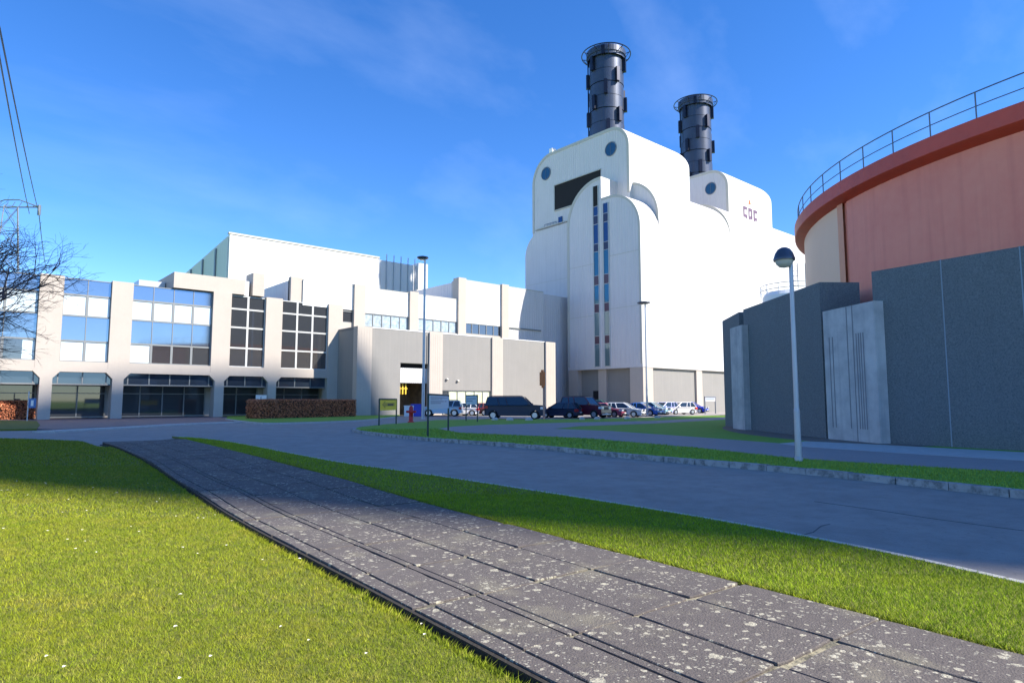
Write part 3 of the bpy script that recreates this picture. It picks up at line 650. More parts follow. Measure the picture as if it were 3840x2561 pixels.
# ------------------------------------------------------------ the red tank
tk = thing('storage_tank', 'huge round salmon red storage tank with peach section and railing, behind the dark wall', 'tank', (44.8, 0, 0))
RTK = 18.12
def seg(a0, a1, r0, r1, z0, z1, n_):
    return MB().lathe([(r0, z0), (r1, z0), (r1, z1), (r0, z1), (r0, z0)], (44.8, 0, 0), n_, R(a0), R(a1))
o = seg(140.0, 348, RTK-.2, RTK, 0, 10.95, 90).build('tank_wall', tankp, tk)
o = seg(0, 137.6, RTK-.2, RTK, 0, 10.95, 70).build('tank_wall', tankb, tk)
seg(137.6, 139.2, RTK-.2, RTK+.06, 0, 10.95, 3).build('wall_pilaster', tanko, tk)
seg(139.2, 140.0, RTK-.2, RTK-.05, 0, 10.95, 2).build('wall_pilaster', tankp, tk)
seg(348, 360, RTK-.2, RTK, 0, 10.95, 6).build('tank_wall', tankb, tk)
MB().lathe([(RTK-.1, 10.75), (18.55, 10.95), (18.62, 11.0), (18.62, 11.62), (17.6, 11.66), (0, 12.6)], (44.8, 0, 0), 140).build('tank_rim', rimm, tk)
mb = MB()
for zz, rr in ((12.68, .026), (12.15, .02)):
    mb.tube([(44.8+18.4*math.cos(a*math.pi/90), 18.4*math.sin(a*math.pi/90), zz) for a in range(181)], rr, 5)
mb.build('handrail', steelp, tk)
for k in range(36):
    a = R(151.1+k*5.4)
    if not 95 < math.degrees(a) % 360 < 200 and k % 2: pass
    a = R(151.1-20*5.4+k*5.4)
    MB().tube([(44.8+18.4*math.cos(a), 18.4*math.sin(a), 11.6), (44.8+18.4*math.cos(a), 18.4*math.sin(a), 12.68)], .028, 5).build('railing_post', steelp, tk)

# ------------------------------------------------------------ bund wall round the tank
bw = thing('bund_wall', 'tall dark aggregate concrete wall with pale panels, in front of the red tank', 'wall', (30, 12, 0))
def wallseg(a, b, th, h, m_, name, z0=-.1, out=0):
    a = Vector((*a, 0)); b = Vector((*b, 0)); u = (b-a).normalized(); n_ = Vector((-u.y, u.x, 0)); n_ = n_ if n_.dot(C0-a) > 0 else -n_
    c_ = (a+b)/2+n_*(th/2-out)
    return MB().obox(c_, u, n_, (b-a).length/2, th/2, z0, h).build(name, m_, bw)
pC0, pC1 = (25.64, 8.9), (24.55, 2.3)
wallseg(pC0, pC1, 1.0, 6.35, bund_d, 'dark_panel')
wallseg(pC1, (24.2, -3.8), 1.0, 6.35, bund_d, 'dark_panel'); wallseg((24.2, -3.8), (25.2, -9.5), 1.0, 6.35, bund_d, 'dark_panel')
# sealed joints on the long dark panel
for px in ((25.02, 6.62),):
    pass
ua = (Vector((*pC1, 0))-Vector((*pC0, 0))).normalized(); na = Vector((ua.y, -ua.x, 0)); na = na if na.dot(C0-Vector((*pC0, 0))) < 0 else -na
for dist in (2.36, 4.62):
    c_ = Vector((*pC0, 0))+ua*dist+na*.0
    MB().obox(c_, ua, na, .018, .012, 0, 6.36).build('joint', joint_m, bw)
wallseg((26.85, 11.25), (25.25, 8.75), .5, 5.2, bund_l, 'pale_panel')
u_ = (Vector((25.25, 8.75, 0))-Vector((26.85, 11.25, 0))).normalized(); n__ = Vector((u_.y, -u_.x, 0)); n__ = n__ if n__.dot(C0-Vector((26, 10, 0))) < 0 else -n__
mb = MB()
for q in (.35, .55, 1.45, 1.78, 1.95, 2.08, 2.2, 2.33): mb.obox(Vector((26.85, 11.25, 0))+u_*q, u_, n__, .022, .012, .5 if q != 1.78 else 0, 4.1 if q < 1 or q > 1.9 else 5.19)
mb.build('panel_rib', M('shaded_board_groove', (.25, .25, .26), .9), bw)
wallseg((32.3, 17.75), (27.15, 11.45), 1.7, 6.5, bund_d, 'dark_panel')
wallseg((33.1, 18.65), (31.95, 17.3), .5, 5.6, bund_l, 'pale_panel', out=.35)
wallseg((36.0, 21.2), (33.0, 18.4), 1.2, 6.5, bund_d, 'dark_panel')
wallseg((41.5, 22.6), (36.0, 21.0), 1.2, 5.3, bund_d, 'dark_panel')
wallseg((50, 22), (41.5, 22.6), 1.2, 5.3, bund_d, 'dark_panel'); wallseg((60, 17), (50, 22), 1.2, 5.3, bund_d, 'dark_panel')
wallseg((66, 5), (60, 17), 1.2, 5.3, bund_d, 'dark_panel'); wallseg((64, -9), (66, 5), 1.2, 5.3, bund_d, 'dark_panel')
wallseg((55, -19.5), (64, -9), 1.2, 5.3, bund_d, 'dark_panel'); wallseg((25.2, -9.5), (33, -18.5), 1.0, 6.35, bund_d, 'dark_panel'); wallseg((33, -18.5), (55, -19.5), 1.0, 6.35, bund_d, 'dark_panel')

# small pale tank with ladder beyond the wall
c_ = far(1822, 700, 72); c_.z = 0
st = thing('small_tank', 'small pale round tank with ladder and railings, between tower and red tank', 'tank', c_)
MB().lathe([(3.0, 0), (3.0, 12.3), (2.7, 12.7), (0, 13.2)], c_, 36).build('tank_shell', white_p, st)
mb = MB()
for zz in (12.9, 13.4): mb.tube([(c_.x+3.2*math.cos(a*math.pi/12), c_.y+3.2*math.sin(a*math.pi/12), zz) for a in range(25)], .04, 4)
for k in range(14):
    a = k*2*math.pi/14; mb.tube([(c_.x+3.2*math.cos(a), c_.y+3.2*math.sin(a), 12.3), (c_.x+3.2*math.cos(a), c_.y+3.2*math.sin(a), 13.4)], .035, 4)
mb.build('railing', galv, st)
mb = MB(); q = c_-RT*.2-Vector((FW.x, FW.y, 0))*1
for s_ in (-.3, .3, 1.1, 1.7): mb.tube([q+RT*s_+Vector((0, 0, 12)), q+RT*s_+Vector((0, 0, 15.6))], .05, 5)
for z_ in np.arange(12.3, 15.6, .5): mb.tube([q-RT*.3+Vector((0, 0, z_)), q+RT*.3+Vector((0, 0, z_))], .03, 4)
mb.build('ladder', steelp, st)

# ------------------------------------------------------------ unseen block behind the viewer, outline shaped so its shadow covers the road
S0 = 112; TE = math.tan(SUN_EL)
dv = Vector((.515, -.857, 0)); nv = Vector((.857, .515, 0))
prof = [(7.0, -4), (7.3, -.9), (8.5, 11), (11, 24), (16, 36), (25, 46), (39.7, 49.2), (44.4, 48.1), (51.9, 44.9), (56.4, 43), (58.5, 41.4), (60.5, 39), (62.2, 35.5), (63.6, 31.3), (65, 25)]
base = S0*TE
pts = [(n_, z+base) for n_, z in prof]; pts = [(6.8, -.1)]+pts+[(65.4, -.1)]
caster = thing('shadow_caster_block', 'tall unseen block behind the viewer, outline shaped to cast the broad shadow', 'building', (dv*S0+nv*35))
mb = MB(); A = [dv*S0+nv*p[0]+Vector((0, 0, p[1])) for p in pts]; B = [p+dv*16 for p in A]; n_ = len(A)
mb.add(A+B, [list(range(n_)), list(range(n_, 2*n_))[::-1]]+[(i, (i+1) % n_, n_+(i+1) % n_, n_+i) for i in range(n_)]); mb.build('caster_wall', M('caster_cladding', (.2, .2, .21), .7, noise=[(.1, .6, (.15, .15, .17))], ribs=(1.5, .3)), caster)

# ------------------------------------------------------------ street lamps
def lamp_disc(label, x, y, h, hr, mpost, name='street_lamp', rp=.1, grp='street lamps', off=(0, 0), bowl=True, tilt=0):
    t_ = thing(name, label, 'street lamp', (x, y, 0), grp)
    MB().tube([(x, y, 0), (x, y, h*.25), (x, y, h*.26), (x, y, h)], rp, 12, rp*.62).build('post', mpost, t_)
    MB().lathe([(rp*1.2, 0), (rp*1.2, .1), (rp, .13)], (x, y, 0), 12).build('post_base', mpost, t_)
    cx, cy = x+off[0], y+off[1]
    mb = MB(); mb.sm = True
    if bowl:
        mb.lathe([(hr*1.02, -.03), (hr*1.05, .02), (hr*.98, .07), (hr*.86, .17), (hr*.62, .27), (hr*.3, .32), (0, .33)], (cx, cy, h), 28)
        mb.build('lamp_cap', lampcap, t_)
        mb = MB(); mb.sm = True; mb.lathe([(hr*.9, -.02), (hr*.8, -.11), (hr*.5, -.19), (0, -.22)], (cx, cy, h), 28); mb.build('lamp_bowl', lampglass, t_)
    else:
        mb.lathe([(0, -.1), (hr*.55, -.1), (hr, .02), (hr*.9, .12), (hr*.3, .2), (0, .2)], (cx, cy, h), 24); mb.build('lamp_cap', lampcap, t_)
        mb = MB(); mb.lathe([(0, -.16), (hr*.45, -.14), (hr*.5, -.1)], (cx, cy, h), 16); mb.build('lamp_bowl', lampglass, t_)
    return t_
g_ = G(1834, 1058, .02); gu = -RT
lamp_disc('grey lamp post with domed glass head on the grass beside the dark wall', g_.x, g_.y, 5.25, .26, galv, rp=.085, off=(gu.x*.17, gu.y*.17))
g_ = G(971, 962, 0)
lamp_disc('tall slim lamp post rising in front of the annex beside the red hydrant', g_.x, g_.y, 13.95, .52, galv, rp=.15, off=(gu.x*.2, gu.y*.2), bowl=False)
g_ = G(1486, 953, 0)
lamp_disc('thin tall lamp post in the car park against the white tower corner', g_.x, g_.y, 12.3, .75, galv, rp=.13, off=(gu.x*.15, gu.y*.15), bowl=False)

# ------------------------------------------------------------ signs
def sign(name, label, pl, pr, h, z0, face, rp=.05, post=darkgreen, lines=()):
    a, b = Vector(pl), Vector(pr); u = (b-a); u.z = 0; w_ = u.length; u.normalize(); n_ = Vector((u.y, -u.x, 0)); n_ = n_ if n_.dot(a) < 0 else -n_
    t_ = thing(name, label, 'sign', (a+b)/2*1.0)
    for p in (a, b): MB().tube([(p.x, p.y, 0), (p.x, p.y, h)], rp, 8).build('post', post, t_)
    MB().tube([(a.x, a.y, h), (b.x, b.y, h)], rp, 8).build('top_rail', post, t_)
    MB().obox((a+b)/2, u, n_, w_/2-rp, .025, z0, h-rp).build('sign_board', face, t_)
    mb = MB()
    for (x0, x1, y0, y1) in lines:
        c_ = a+u*w_*(x0+x1)/2+n_*.03; mb.obox(c_, u, n_, w_*(x1-x0)/2, .006, z0+(h-z0)*y0, z0+(h-z0)*y1)
    if lines: mb.build('sign_marks', ink if face is yellow_p else ink_b, t_)
    return t_, a, u, n_, w_
t_, a, u, n_, w_ = sign('direction_sign', 'small yellow direction sign in dark frame at the tip of the grass island', G(870, 975, .02), G(909, 972, .02), 0, 0, yellow_p) if False else (None,)*5
def sgn(xl, yl, xr, yr, ytop, ybot, *args, **kw):
    a, b = G(xl, yl, .02), G(xr, yr, .02)
    ra = (920-ytop)/(yl-920); h = EYE+ra*EYE
    rb = (920-ybot)/(yl-920); z0 = EYE+rb*EYE
    return sign(args[0], args[1], a, b, h, z0, args[2], **kw)
t_, a, u, n_, w_ = sgn(870, 976.5, 909.5, 973, 916, 942, 'direction_sign', 'small yellow direction sign in a dark frame at the tip of the grass island', yellow_p)
an_ = math.atan2(u.y, u.x)
c_ = (a+u*w_*.52); zc = EYE+EYE*(920-931)/(976.5-920)
mb = MB(); q = [(.12, .5), (.3, .85), (.3, .65), (.85, .65), (.85, .35), (.3, .35), (.3, .15)]
H0, H1_ = EYE+EYE*(920-942)/56.5, EYE+EYE*(920-916)/56.5
P = [a+u*w_*p[0]+n_*.036+Vector((0, 0, H0+(H1_-H0)*p[1])) for p in q]
for i in (0,):
    mb.add([p for p in P]+[p+n_*.004 for p in P], [list(range(7)), list(range(13, 6, -1))])
bpy.data.objects['direction_sign']
ar = mb.build('sign_marks', M('ochre_arrow', (.55, .33, .02), .5), t_)
MB().obox(a+u*w_*.6+n_*.045, u, n_, w_*.16, .004, H0+(H1_-H0)*.43, H0+(H1_-H0)*.57).build('sign_text_bar', ink, t_)
L_ = [(.08, .9, .78, .83), (.08, .45, .66, .7), (.5, .62, .66, .7), (.08, .7, .5, .56), (.75, .85, .5, .56), (.08, .55, .38, .43)]
sgn(982, 1002, 1029, 989, 905, 940, 'information_sign', 'pale blue information sign in a tall dark green frame at the road edge', sign_b, rp=.045, lines=L_)
sgn(1070, 966, 1096, 968, 908, 928, 'notice_board', 'small pale notice board on two thin dark posts behind the grass island', sign_b, rp=.045, lines=[(.1, .9, .6, .7), (.1, .6, .35, .45)])
sgn(1619, 950, 1643, 949, 911, 921, 'car_park_board', 'low grey board on two posts at the far end of the car park', M('grey_sign_face', (.45, .43, .5), .5), rp=.07, post=steelp, lines=[(.1, .9, .5, .7)])
p = G(598, 955, 0)
t_ = thing('pedestal_sign', 'small white sign on a post before the office glazing beside the hedge', 'sign', p)
MB().tube([p, p+Vector((0, 0, 2.0))], .05, 6).build('post', steelp, t_)
MB().obox(p, RT, Vector((FW.x, FW.y, 0)), .55, .03, 1.6, 2.15).build('sign_board', white_p, t_)
p = G(62, 966, 0)
t_ = thing('parking_sign', 'small blue parking sign on a thin pole at the left edge', 'sign', p)
MB().tube([p, p+Vector((0, 0, 2.3))], .045, 6).build('post', galv, t_)
MB().obox(p+RT*.33, RT, Vector((FW.x, FW.y, 0)), .28, .02, 1.0, 1.75).build('sign_board', M('blue_sign_face', (.05, .16, .4), .5), t_)
MB().obox(p+RT*.33-Vector((FW.x, FW.y, 0))*.025, RT, Vector((FW.x, FW.y, 0)), .1, .01, 1.15, 1.6).build('sign_marks', white_p, t_)

# orange alarm horn box on its post in the car park
p = G(1249, 962, 0)
t_ = thing('alarm_post', 'orange alarm box on a reddish post between the parked cars', 'alarm post', p)
MB().tube([p, p+Vector((0, 0, 3.0))], .09, 8).build('post', M('pinkish_post_paint', (.5, .26, .2), .6), t_)
mb = MB(); mb.obox(p-RT*.12, RT, Vector((FW.x, FW.y, 0)), .24, .2, 2.85, 4.0); mb.obox(p-RT*.12, RT, Vector((FW.x, FW.y, 0)), .12, .12, 4.0, 4.2); mb.obox(p-RT*.1, RT, Vector((FW.x, FW.y, 0)), .1, .1, 2.65, 2.85)
mb.build('alarm_box', orange_p, t_)
# hydrants
def hydrant(label, p, s=1.0, wheel=False):
    t_ = thing('hydrant', label, 'hydrant', p)
    mb = MB(); mb.sm = True
    mb.lathe([(.2, 0), (.2, .06), (.13, .08), (.12, .55), (.16, .57), (.16, .66), (.13, .68), (.12, .85), (.07, .95), (0, .97)], p, 16); mb.build('barrel', red_p, t_)
    mb = MB(); mb.tube([p-RT*.28+Vector((0, 0, .62)), p+RT*.28+Vector((0, 0, .62))], .07, 8); mb.build('outlet', red_p, t_)
    if wheel:
        c_ = p+Vector((0, 0, 1.25)); MB().tube([c_+RT*(.33*math.cos(k*math.pi/8))+Vector((0, 0, .33*math.sin(k*math.pi/8))) for k in range(17)], .05, 6).build('hand_wheel', M('grey_pink_wheel', (.4, .33, .33), .5), t_)
    t_.scale = (s, s, s); return t_
hydrant('red hydrant on the island grass beside the tall lamp post', G(943.5, 970, .0), 1.25)
p = G(179, 959, 0); hydrant('red hydrant with a grey hand wheel under the left office bay', p, 1.35, True)

# ------------------------------------------------------------ hedges
def hedge(label, a, b, dpt, h, z0, n_):
    a, b = Vector(a), Vector(b); u = b-a; u.z = 0; L = u.length; u.normalize(); v = Vector((-u.y, u.x, 0)); v = v if v.dot(a) > 0 else -v
    t_ = thing('beech_hedge', label, 'hedge', (a+b)/2, 'clipped russet hedges')
    mb = MB()
    for i in range(n_):
        f = random.random(); s_ = random.uniform(-.04, .04)
        if f < .5: p = a+u*random.random()*L+v*s_+Vector((0, 0, random.random()*h))
        elif f < .8: p = a+u*random.random()*L+v*random.random()*dpt+Vector((0, 0, h+s_))
        else: p = a+u*(L if random.random() < .5 else 0)+u*s_+v*random.random()*dpt+Vector((0, 0, random.random()*h))
        d1 = Vector([random.gauss(0, 1) for _ in range(3)]).normalized(); d2 = d1.cross(Vector([random.gauss(0, 1) for _ in range(3)])).normalized(); r_ = random.uniform(.05, .09)
        mb.add([p+d1*r_, p+d2*r_*.6, p-d1*r_, p-d2*r_*.6], [(0, 1, 2, 3)])
    mb.build('foliage', hedge_m, t_, fixn=False)
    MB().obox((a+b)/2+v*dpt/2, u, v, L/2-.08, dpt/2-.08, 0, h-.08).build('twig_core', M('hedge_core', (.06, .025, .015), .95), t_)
hedge('clipped russet beech hedge in front of the annex corner', G(597, 961, 0), G(817, 955.5, 0), 2.2, 1.65, 0, 9000)
hedge('clipped russet hedge under the leftmost office bay', G(-60, 964, 0), G(80, 961, 0), 1.2, 1.55, 0, 4500)

# ------------------------------------------------------------ cars
def car(label, x, y, yaw, paint, L=4.3, W=1.75, H=1.45, style='hatch', group='cars parked before the tower'):
    t_ = thing('parked_car', label, 'car', (0, 0, 0), group)
    h = L/2; wr = .31 if style != 'suv' else .37; gc = .2 if style != 'suv' else .3
    wx = (-h+.78, h-.85)
    belt = H*.62; hood = H*.6
    def arch(cx): return [(cx+(wr+.06)*math.cos(a), wr+(wr+.06)*math.sin(a)) for a in np.linspace(math.pi*1.08, -math.pi*.08, 9)]
    low = [(-h+.02, gc+.05)]+[(q[0], max(q[1], gc)) for q in arch(wx[0])]+[(q[0], max(q[1], gc)) for q in arch(wx[1])]+[(h-.06, gc)]
    if style == 'suv': topl = [(h, .5), (h-.03, hood*.93), (h-.12, hood), (h-1.15, belt+.02), (-h+.03, belt), (-h, .6)]
    elif style == 'sedan': topl = [(h, .45), (h-.08, hood*.82), (h-.5, hood*.95), (h-1.3, belt), (-h+.9, belt+.02), (-h+.1, belt-.02), (-h, .6)]
    else: topl = [(h, .45), (h-.1, hood*.8), (h-.5, hood*.95), (h-1.2, belt+.01), (-h+.08, belt), (-h, .55)]
    side = low+topl
    mb = MB()
    n_ = len(side); hw = W/2
    lay = [(-hw+.06, .985), (-hw, 1), (hw, 1), (hw-.06, .985)]
    # body: three layers across for rounded shoulders
    zs = [p[1] for p in side]
    rows = []
    for yy, k in ((-hw+.1, 0), (-hw, 1), (hw, 1), (hw-.1, 0)):
        r_ = []
        for (px, pz) in side:
            sx = px*(1 if k else .985); sz = pz if k == 0 or pz < belt-.12 else pz-.05
            r_.append((sx, yy, sz))
        rows.append(r_)
    vs = [v for r_ in rows for v in r_]
    fs = [list(range(n_)), list(range(3*n_, 4*n_))[::-1]]
    for q in range(3): fs += [(q*n_+i, q*n_+(i+1) % n_, (q+1)*n_+(i+1) % n_, (q+1)*n_+i) for i in range(n_)]
    mb.add(vs, fs); body = mb.build('body', paint, t_)
    # greenhouse
    rf = {'suv': ((h-1.2, belt), (h-1.95, H-.05), (-h+.25, H-.06), (-h+.06, belt)), 'hatch': ((h-1.05, belt), (h-1.95, H-.03), (-h+.55, H-.06), (-h+.1, belt)), 'sedan': ((h-1.2, belt), (h-2.05, H-.03), (-h+1.35, H-.03), (-h+.6, belt))}[style]
    hb, ht = hw-.07, hw-.24
    def loft(p, wb, wt, zb, zt):
        return [(p[0][0], -wb, zb), (p[0][0], wb, zb), (p[3][0], wb, zb), (p[3][0], -wb, zb), (p[1][0], -wt, zt), (p[1][0], wt, zt), (p[2][0], wt, zt), (p[2][0], -wt, zt)]
    F6 = [(0, 1, 2, 3), (4, 7, 6, 5), (0, 4, 5, 1), (1, 5, 6, 2), (2, 6, 7, 3), (3, 7, 4, 0)]
    mb = MB(); mb.add(loft(rf, hb, ht, belt-.06, H-.05), F6); mb.build('windows', carglass, t_)
    mb = MB(); x1, x2 = rf[1][0], rf[2][0]
    mb.add([(x1+.04, -ht-.01, H-.07), (x1+.04, ht+.01, H-.07), (x2-.04, ht+.01, H-.07), (x2-.04, -ht-.01, H-.07), (x1-.14, -ht+.12, H), (x1-.14, ht-.12, H), (x2+.14, ht-.12, H), (x2+.14, -ht+.12, H)], F6)
    for sy in (-1, 1):
        B0 = [(rf[0][0], sy*hb), (rf[3][0], sy*hb)]; T0 = [(rf[1][0], sy*ht), (rf[2][0], sy*ht)]
        for (bx, tx) in ((rf[0][0], rf[1][0]), (rf[3][0], rf[2][0]), ((rf[0][0]+rf[3][0])/2, (rf[1][0]+rf[2][0])/2), (rf[3][0]*.66+rf[0][0]*.34-.1, rf[2][0]*.7+rf[1][0]*.3-.1)):
            mb.tube([(bx, sy*(hb+.005), belt-.03), (tx, sy*(ht+.005), H-.06)], .045, 5)
    mb.build('roof', paint, t_)
    for cx in wx:
        for sy in (-1, 1):
            yy = sy*(hw-.1)
            wt = MB(); wt.tube([(cx, yy-.11, wr), (cx, yy+.11, wr)], wr, 20); w_ = wt.build('wheel', tyre, t_)
            r_ = MB(); r_.tube([(cx, yy+sy*.09, wr), (cx, yy+sy*.125, wr)], wr*.64, 14); r_.build('rim', hub, w_)
    for sy in (-1, 1):
        mb = MB(); mb.box(h-.34, h+.005, min(sy*(hw-.5), sy*(hw-.03)), max(sy*(hw-.5), sy*(hw-.03)), hood*.72, hood*.9); mb.build('headlight', headl, t_)
        mb = MB(); mb.box(-h-.01, -h+.3, min(sy*(hw-.32), sy*(hw+.004)), max(sy*(hw-.32), sy*(hw+.004)), belt-.3, belt-.06); mb.build('tail_light', taill, t_)
        mb = MB(); mb.box(h-1.45, h-1.25, min(sy*(hw), sy*(hw+.18)), max(sy*hw, sy*(hw+.18)), belt, belt+.15); mb.build('wing_mirror', paint, t_)
    mb = MB(); mb.box(h-.02, h+.03, -hw+.12, hw-.12, gc+.02, .42); mb.build('front_bumper', plastic if style != 'suv' else galv, t_)
    MB().box(h-.01, h+.02, -.4, .4, hood*.66, hood*.86).build('grille', plastic, t_)
    mb = MB(); mb.box(-h-.05, -h+.02, -hw+.08, hw-.08, gc+.04, .5); mb.build('rear_bumper', plastic if style != 'suv' else galv, t_)
    MB().box(h+.03, h+.045, -.26, .26, .36, .47).build('number_plate', white_p, t_); MB().box(-h-.07, -h-.055, -.26, .26, .5, .61).build('number_plate', white_p, t_)
    if style == 'suv': MB().tube([(rf[1][0]-.2, -ht+.1, H+.05), (rf[2][0]+.3, -ht+.1, H+.05)], .025, 5).tube([(rf[1][0]-.2, ht-.1, H+.05), (rf[2][0]+.3, ht-.1, H+.05)], .025, 5).build('roof_rail', plastic, t_)
    t_.location = (x, y, -.094); t_.rotation_euler = (0, 0, yaw); return t_
cp = lambda n_, c: M(n_, c, .35, metal=0, coat=.35, spec=.4)
yr = YAW-math.pi/2                              # pointing to the right of the photograph
def at(xc, yb): g = G(xc, yb, -.094); return g.x, g.y
FWR = lambda xc, yb, l, w: None
car('large dark blue estate off-roader with roof rails, nearest of the parked cars', *at(1184, 962), yr+R(-9), M('midnight_blue_paint', (.012, .022, .05), .45, coat=.1), 5.4, 1.95, 2.05, 'suv')
car('dark blue hatchback with red tail lights between two large off-roaders', *at(1286, 959.5), yr+R(155), cp('dark_blue_paint', (.015, .025, .06)), 4.1, 1.7, 1.5, 'hatch')
car('maroon off-roader with silver bumper in the middle of the row', *at(1343, 959), yr+R(-38), cp('maroon_paint', (.1, .008, .025)), 4.8, 1.9, 2.05, 'suv')
car('rose pink small car half hidden behind the silver hatchback', *at(1396, 957), yr+R(-35), cp('rose_paint', (.4, .09, .14)), 3.9, 1.65, 1.45, 'hatch')
car('silver hatchback pointing right beside the maroon off-roader', *at(1432, 957), yr+R(-25), cp('silver_paint', (.5, .55, .6)), 4.2, 1.75, 1.48, 'hatch')
car('bright blue saloon with sloping windscreen beside the thin lamp post', *at(1474, 954), yr+R(-35), cp('azure_paint', (.03, .15, .5)), 4.4, 1.75, 1.45, 'sedan')
car('pale teal hatchback behind the thin lamp post', *at(1500, 952), yr+R(-40), cp('pale_teal_paint', (.25, .42, .5)), 4.1, 1.7, 1.5, 'hatch')
car('lavender blue hatchback seen from behind left of the white one', *at(1524, 951.5), yr+R(215), cp('lavender_paint', (.5, .52, .8)), 4.1, 1.7, 1.52, 'hatch')
car('white hatchback with red tail lights near the end of the row', *at(1560, 951), yr+R(205), cp('white_car_paint', (.8, .78, .78)), 4.2, 1.75, 1.5, 'hatch')
car('vivid blue small car at the far end of the row', *at(1592, 948), yr+R(-30), cp('cobalt_paint', (.01, .05, .55)), 3.8, 1.7, 1.5, 'hatch')
car('dark green hatchback behind the maroon off-roader roof', *at(1380, 951), yr+R(-20), cp('bottle_green_paint', (.03, .12, .1)), 4.2, 1.7, 1.75, 'suv')
car('pale blue van-like estate parked by the annex behind the pale blue sign', *at(1015, 955.3), yr+R(178), cp('ice_blue_paint', (.5, .62, .68)), 4.4, 1.75, 1.7, 'suv', 'cars parked by the annex')
car('white car parked before the pale lobby window of the annex', *at(1058, 954.2), yr+R(185), cp('white_car_paint_two', (.75, .75, .75)), 4.0, 1.7, 1.45, 'hatch', 'cars parked by the annex')
car('dark red car parked behind the small notice board', *at(1090, 953.2), yr+R(175), cp('dark_red_paint', (.2, .02, .03)), 3.9, 1.7, 1.4, 'hatch', 'cars parked by the annex')
car('white car with its tail hidden by the dark off-roader', *at(1113, 952.8), yr+R(180), cp('white_car_paint_three', (.78, .76, .77)), 4.0, 1.7, 1.45, 'hatch', 'cars parked by the annex')
# crates by the workshop door
p = G(940, 955.5, -.09); t_ = thing('plastic_box', 'white box standing at the left of the open workshop doorway', 'box', p)
mb = MB(); mb.obox(p, RT, Vector((FW.x, FW.y, 0)), .5, .45, -.09, .95); mb.obox(p, RT, Vector((FW.x, FW.y, 0)), .54, .49, .95, 1.05); mb.build('box_body', white_p, t_)
p = G(958, 955.5, -.09); t_ = thing('blue_bin', 'blue bin standing in the open workshop doorway beside the white box', 'bin', p)
mb = MB(); mb.obox(p, RT, Vector((FW.x, FW.y, 0)), .6, .45, -.09, 1.1); mb.build('bin_body', blue_p, t_)
MB().obox(p, RT, Vector((FW.x, FW.y, 0)), .64, .5, 1.1, 1.22).build('bin_lid', blue_p, t_)
# boundary stones along the car park edge
stn = [(1136, 964.5, 'third stone from the left, under the dark off-roader'), (1336, 963.5, 'palest boundary stone in front of the maroon off-roader'), (1371, 963, 'pale stone right of the maroon off-roader'),
       (1170, 965, 'pale stone under the rear door of the dark off-roader'), (1214, 965, 'pale stone before the front door of the dark off-roader'), (1440, 962, 'pale stone below the silver hatchback'), (1509, 959.5, 'pale stone right of the thin lamp post')]
stn[0] = (1136, 964.5, 'leftmost pale stone, before the rear wheel of the dark off-roader')
for x, y, lb in stn:
    p = G(x, y, .02); mb = MB(); mb.sm = True
    sc_ = random.uniform(.16, .24)
    mb.lathe([(sc_*1.3, -.05), (sc_*1.35, .08), (sc_*1.1, .17), (sc_*.5, .22), (0, .23)], p, 10)
    mb.v = [(v[0]+random.uniform(-.03, .03), v[1]+random.uniform(-.03, .03), v[2]) for v in mb.v]
    o = mb.build('boundary_stone', M('pale_stone', (.55, .53, .48), .9, noise=[(6, .5, (.4, .38, .34))]) if 'pale_stone' not in MATS else MATS['pale_stone'], None); tag(o, lb, 'stone', 'stones along the car park edge')

# ------------------------------------------------------------ pylon and wires
pb = far(25, 476, 118); pz = pb.z; pb.z = 0
py = thing('power_pylon', 'distant lattice power pylon behind the bare tree at the left edge', 'pylon', pb)
mb = MB()
def lat(z0, w0, z1, w1, n_):
    for i in range(n_):
        a0 = z0+(z1-z0)*i/n_; a1 = z0+(z1-z0)*(i+1)/n_; b0 = w0+(w1-w0)*i/n_; b1 = w0+(w1-w0)*(i+1)/n_
        c0 = [pb+Vector((sx*b0, sy*b0, a0)) for sx, sy in ((-1, -1), (1, -1), (1, 1), (-1, 1))]; c1 = [pb+Vector((sx*b1, sy*b1, a1)) for sx, sy in ((-1, -1), (1, -1), (1, 1), (-1, 1))]
        for k in range(4):
            mb.tube([c0[k], c1[k]], .07, 4); mb.tube([c0[k], c1[(k+1) % 4]], .04, 4); mb.tube([c0[(k+1) % 4], c1[k]], .04, 4); mb.tube([c1[k], c1[(k+1) % 4]], .035, 4)
lat(0, 2.6, pz, .8, 9); mb.build('lattice_mast', steelp, py)
mb = MB()
top_l = pb+Vector((0, 0, pz)); 
arms = [top_l-RT*4, top_l+RT*4.2]
mb.tube([arms[0], arms[1]], .1, 4); mb.tube([arms[0]+RT*3+Vector((0, 0, 1.1)), arms[1]-RT*3+Vector((0, 0, 1.1))], .08, 4)
mb.tube([arms[0], arms[0]+RT*3+Vector((0, 0, 1.1))], .08, 4); mb.tube([arms[1], arms[1]-RT*3+Vector((0, 0, 1.1))], .08, 4)
for k in range(8): mb.tube([arms[0]+RT*(k+.1), arms[0]+RT*(k+.6)+Vector((0, 0, .8 if 1 < k < 6 else .3))], .05, 4)
mb.tube([arms[1]+Vector((0, 0, .3)), arms[1]-Vector((0, 0, 1.2))], .22, 6); mb.build('cross_arm', steelp, py)
def wire(label, a, b, sag, r):
    mb = MB(); a, b = Vector(a), Vector(b); P = [a.lerp(b, k/16)-Vector((0, 0, 4*sag*(k/16)*(1-k/16))) for k in range(17)]
    o = mb.tube(P, r, 4).build('power_line', M('cable', (.05, .055, .07), .6) if 'cable' not in MATS else MATS['cable'], None); tag(o, label, 'power line', 'power lines at the left edge')
wire('power line crossing the upper left sky, the outer left one', arms[1]-RT*1.4+Vector((0, 0, -1)), far(-14, 60, 40), .3, .045)
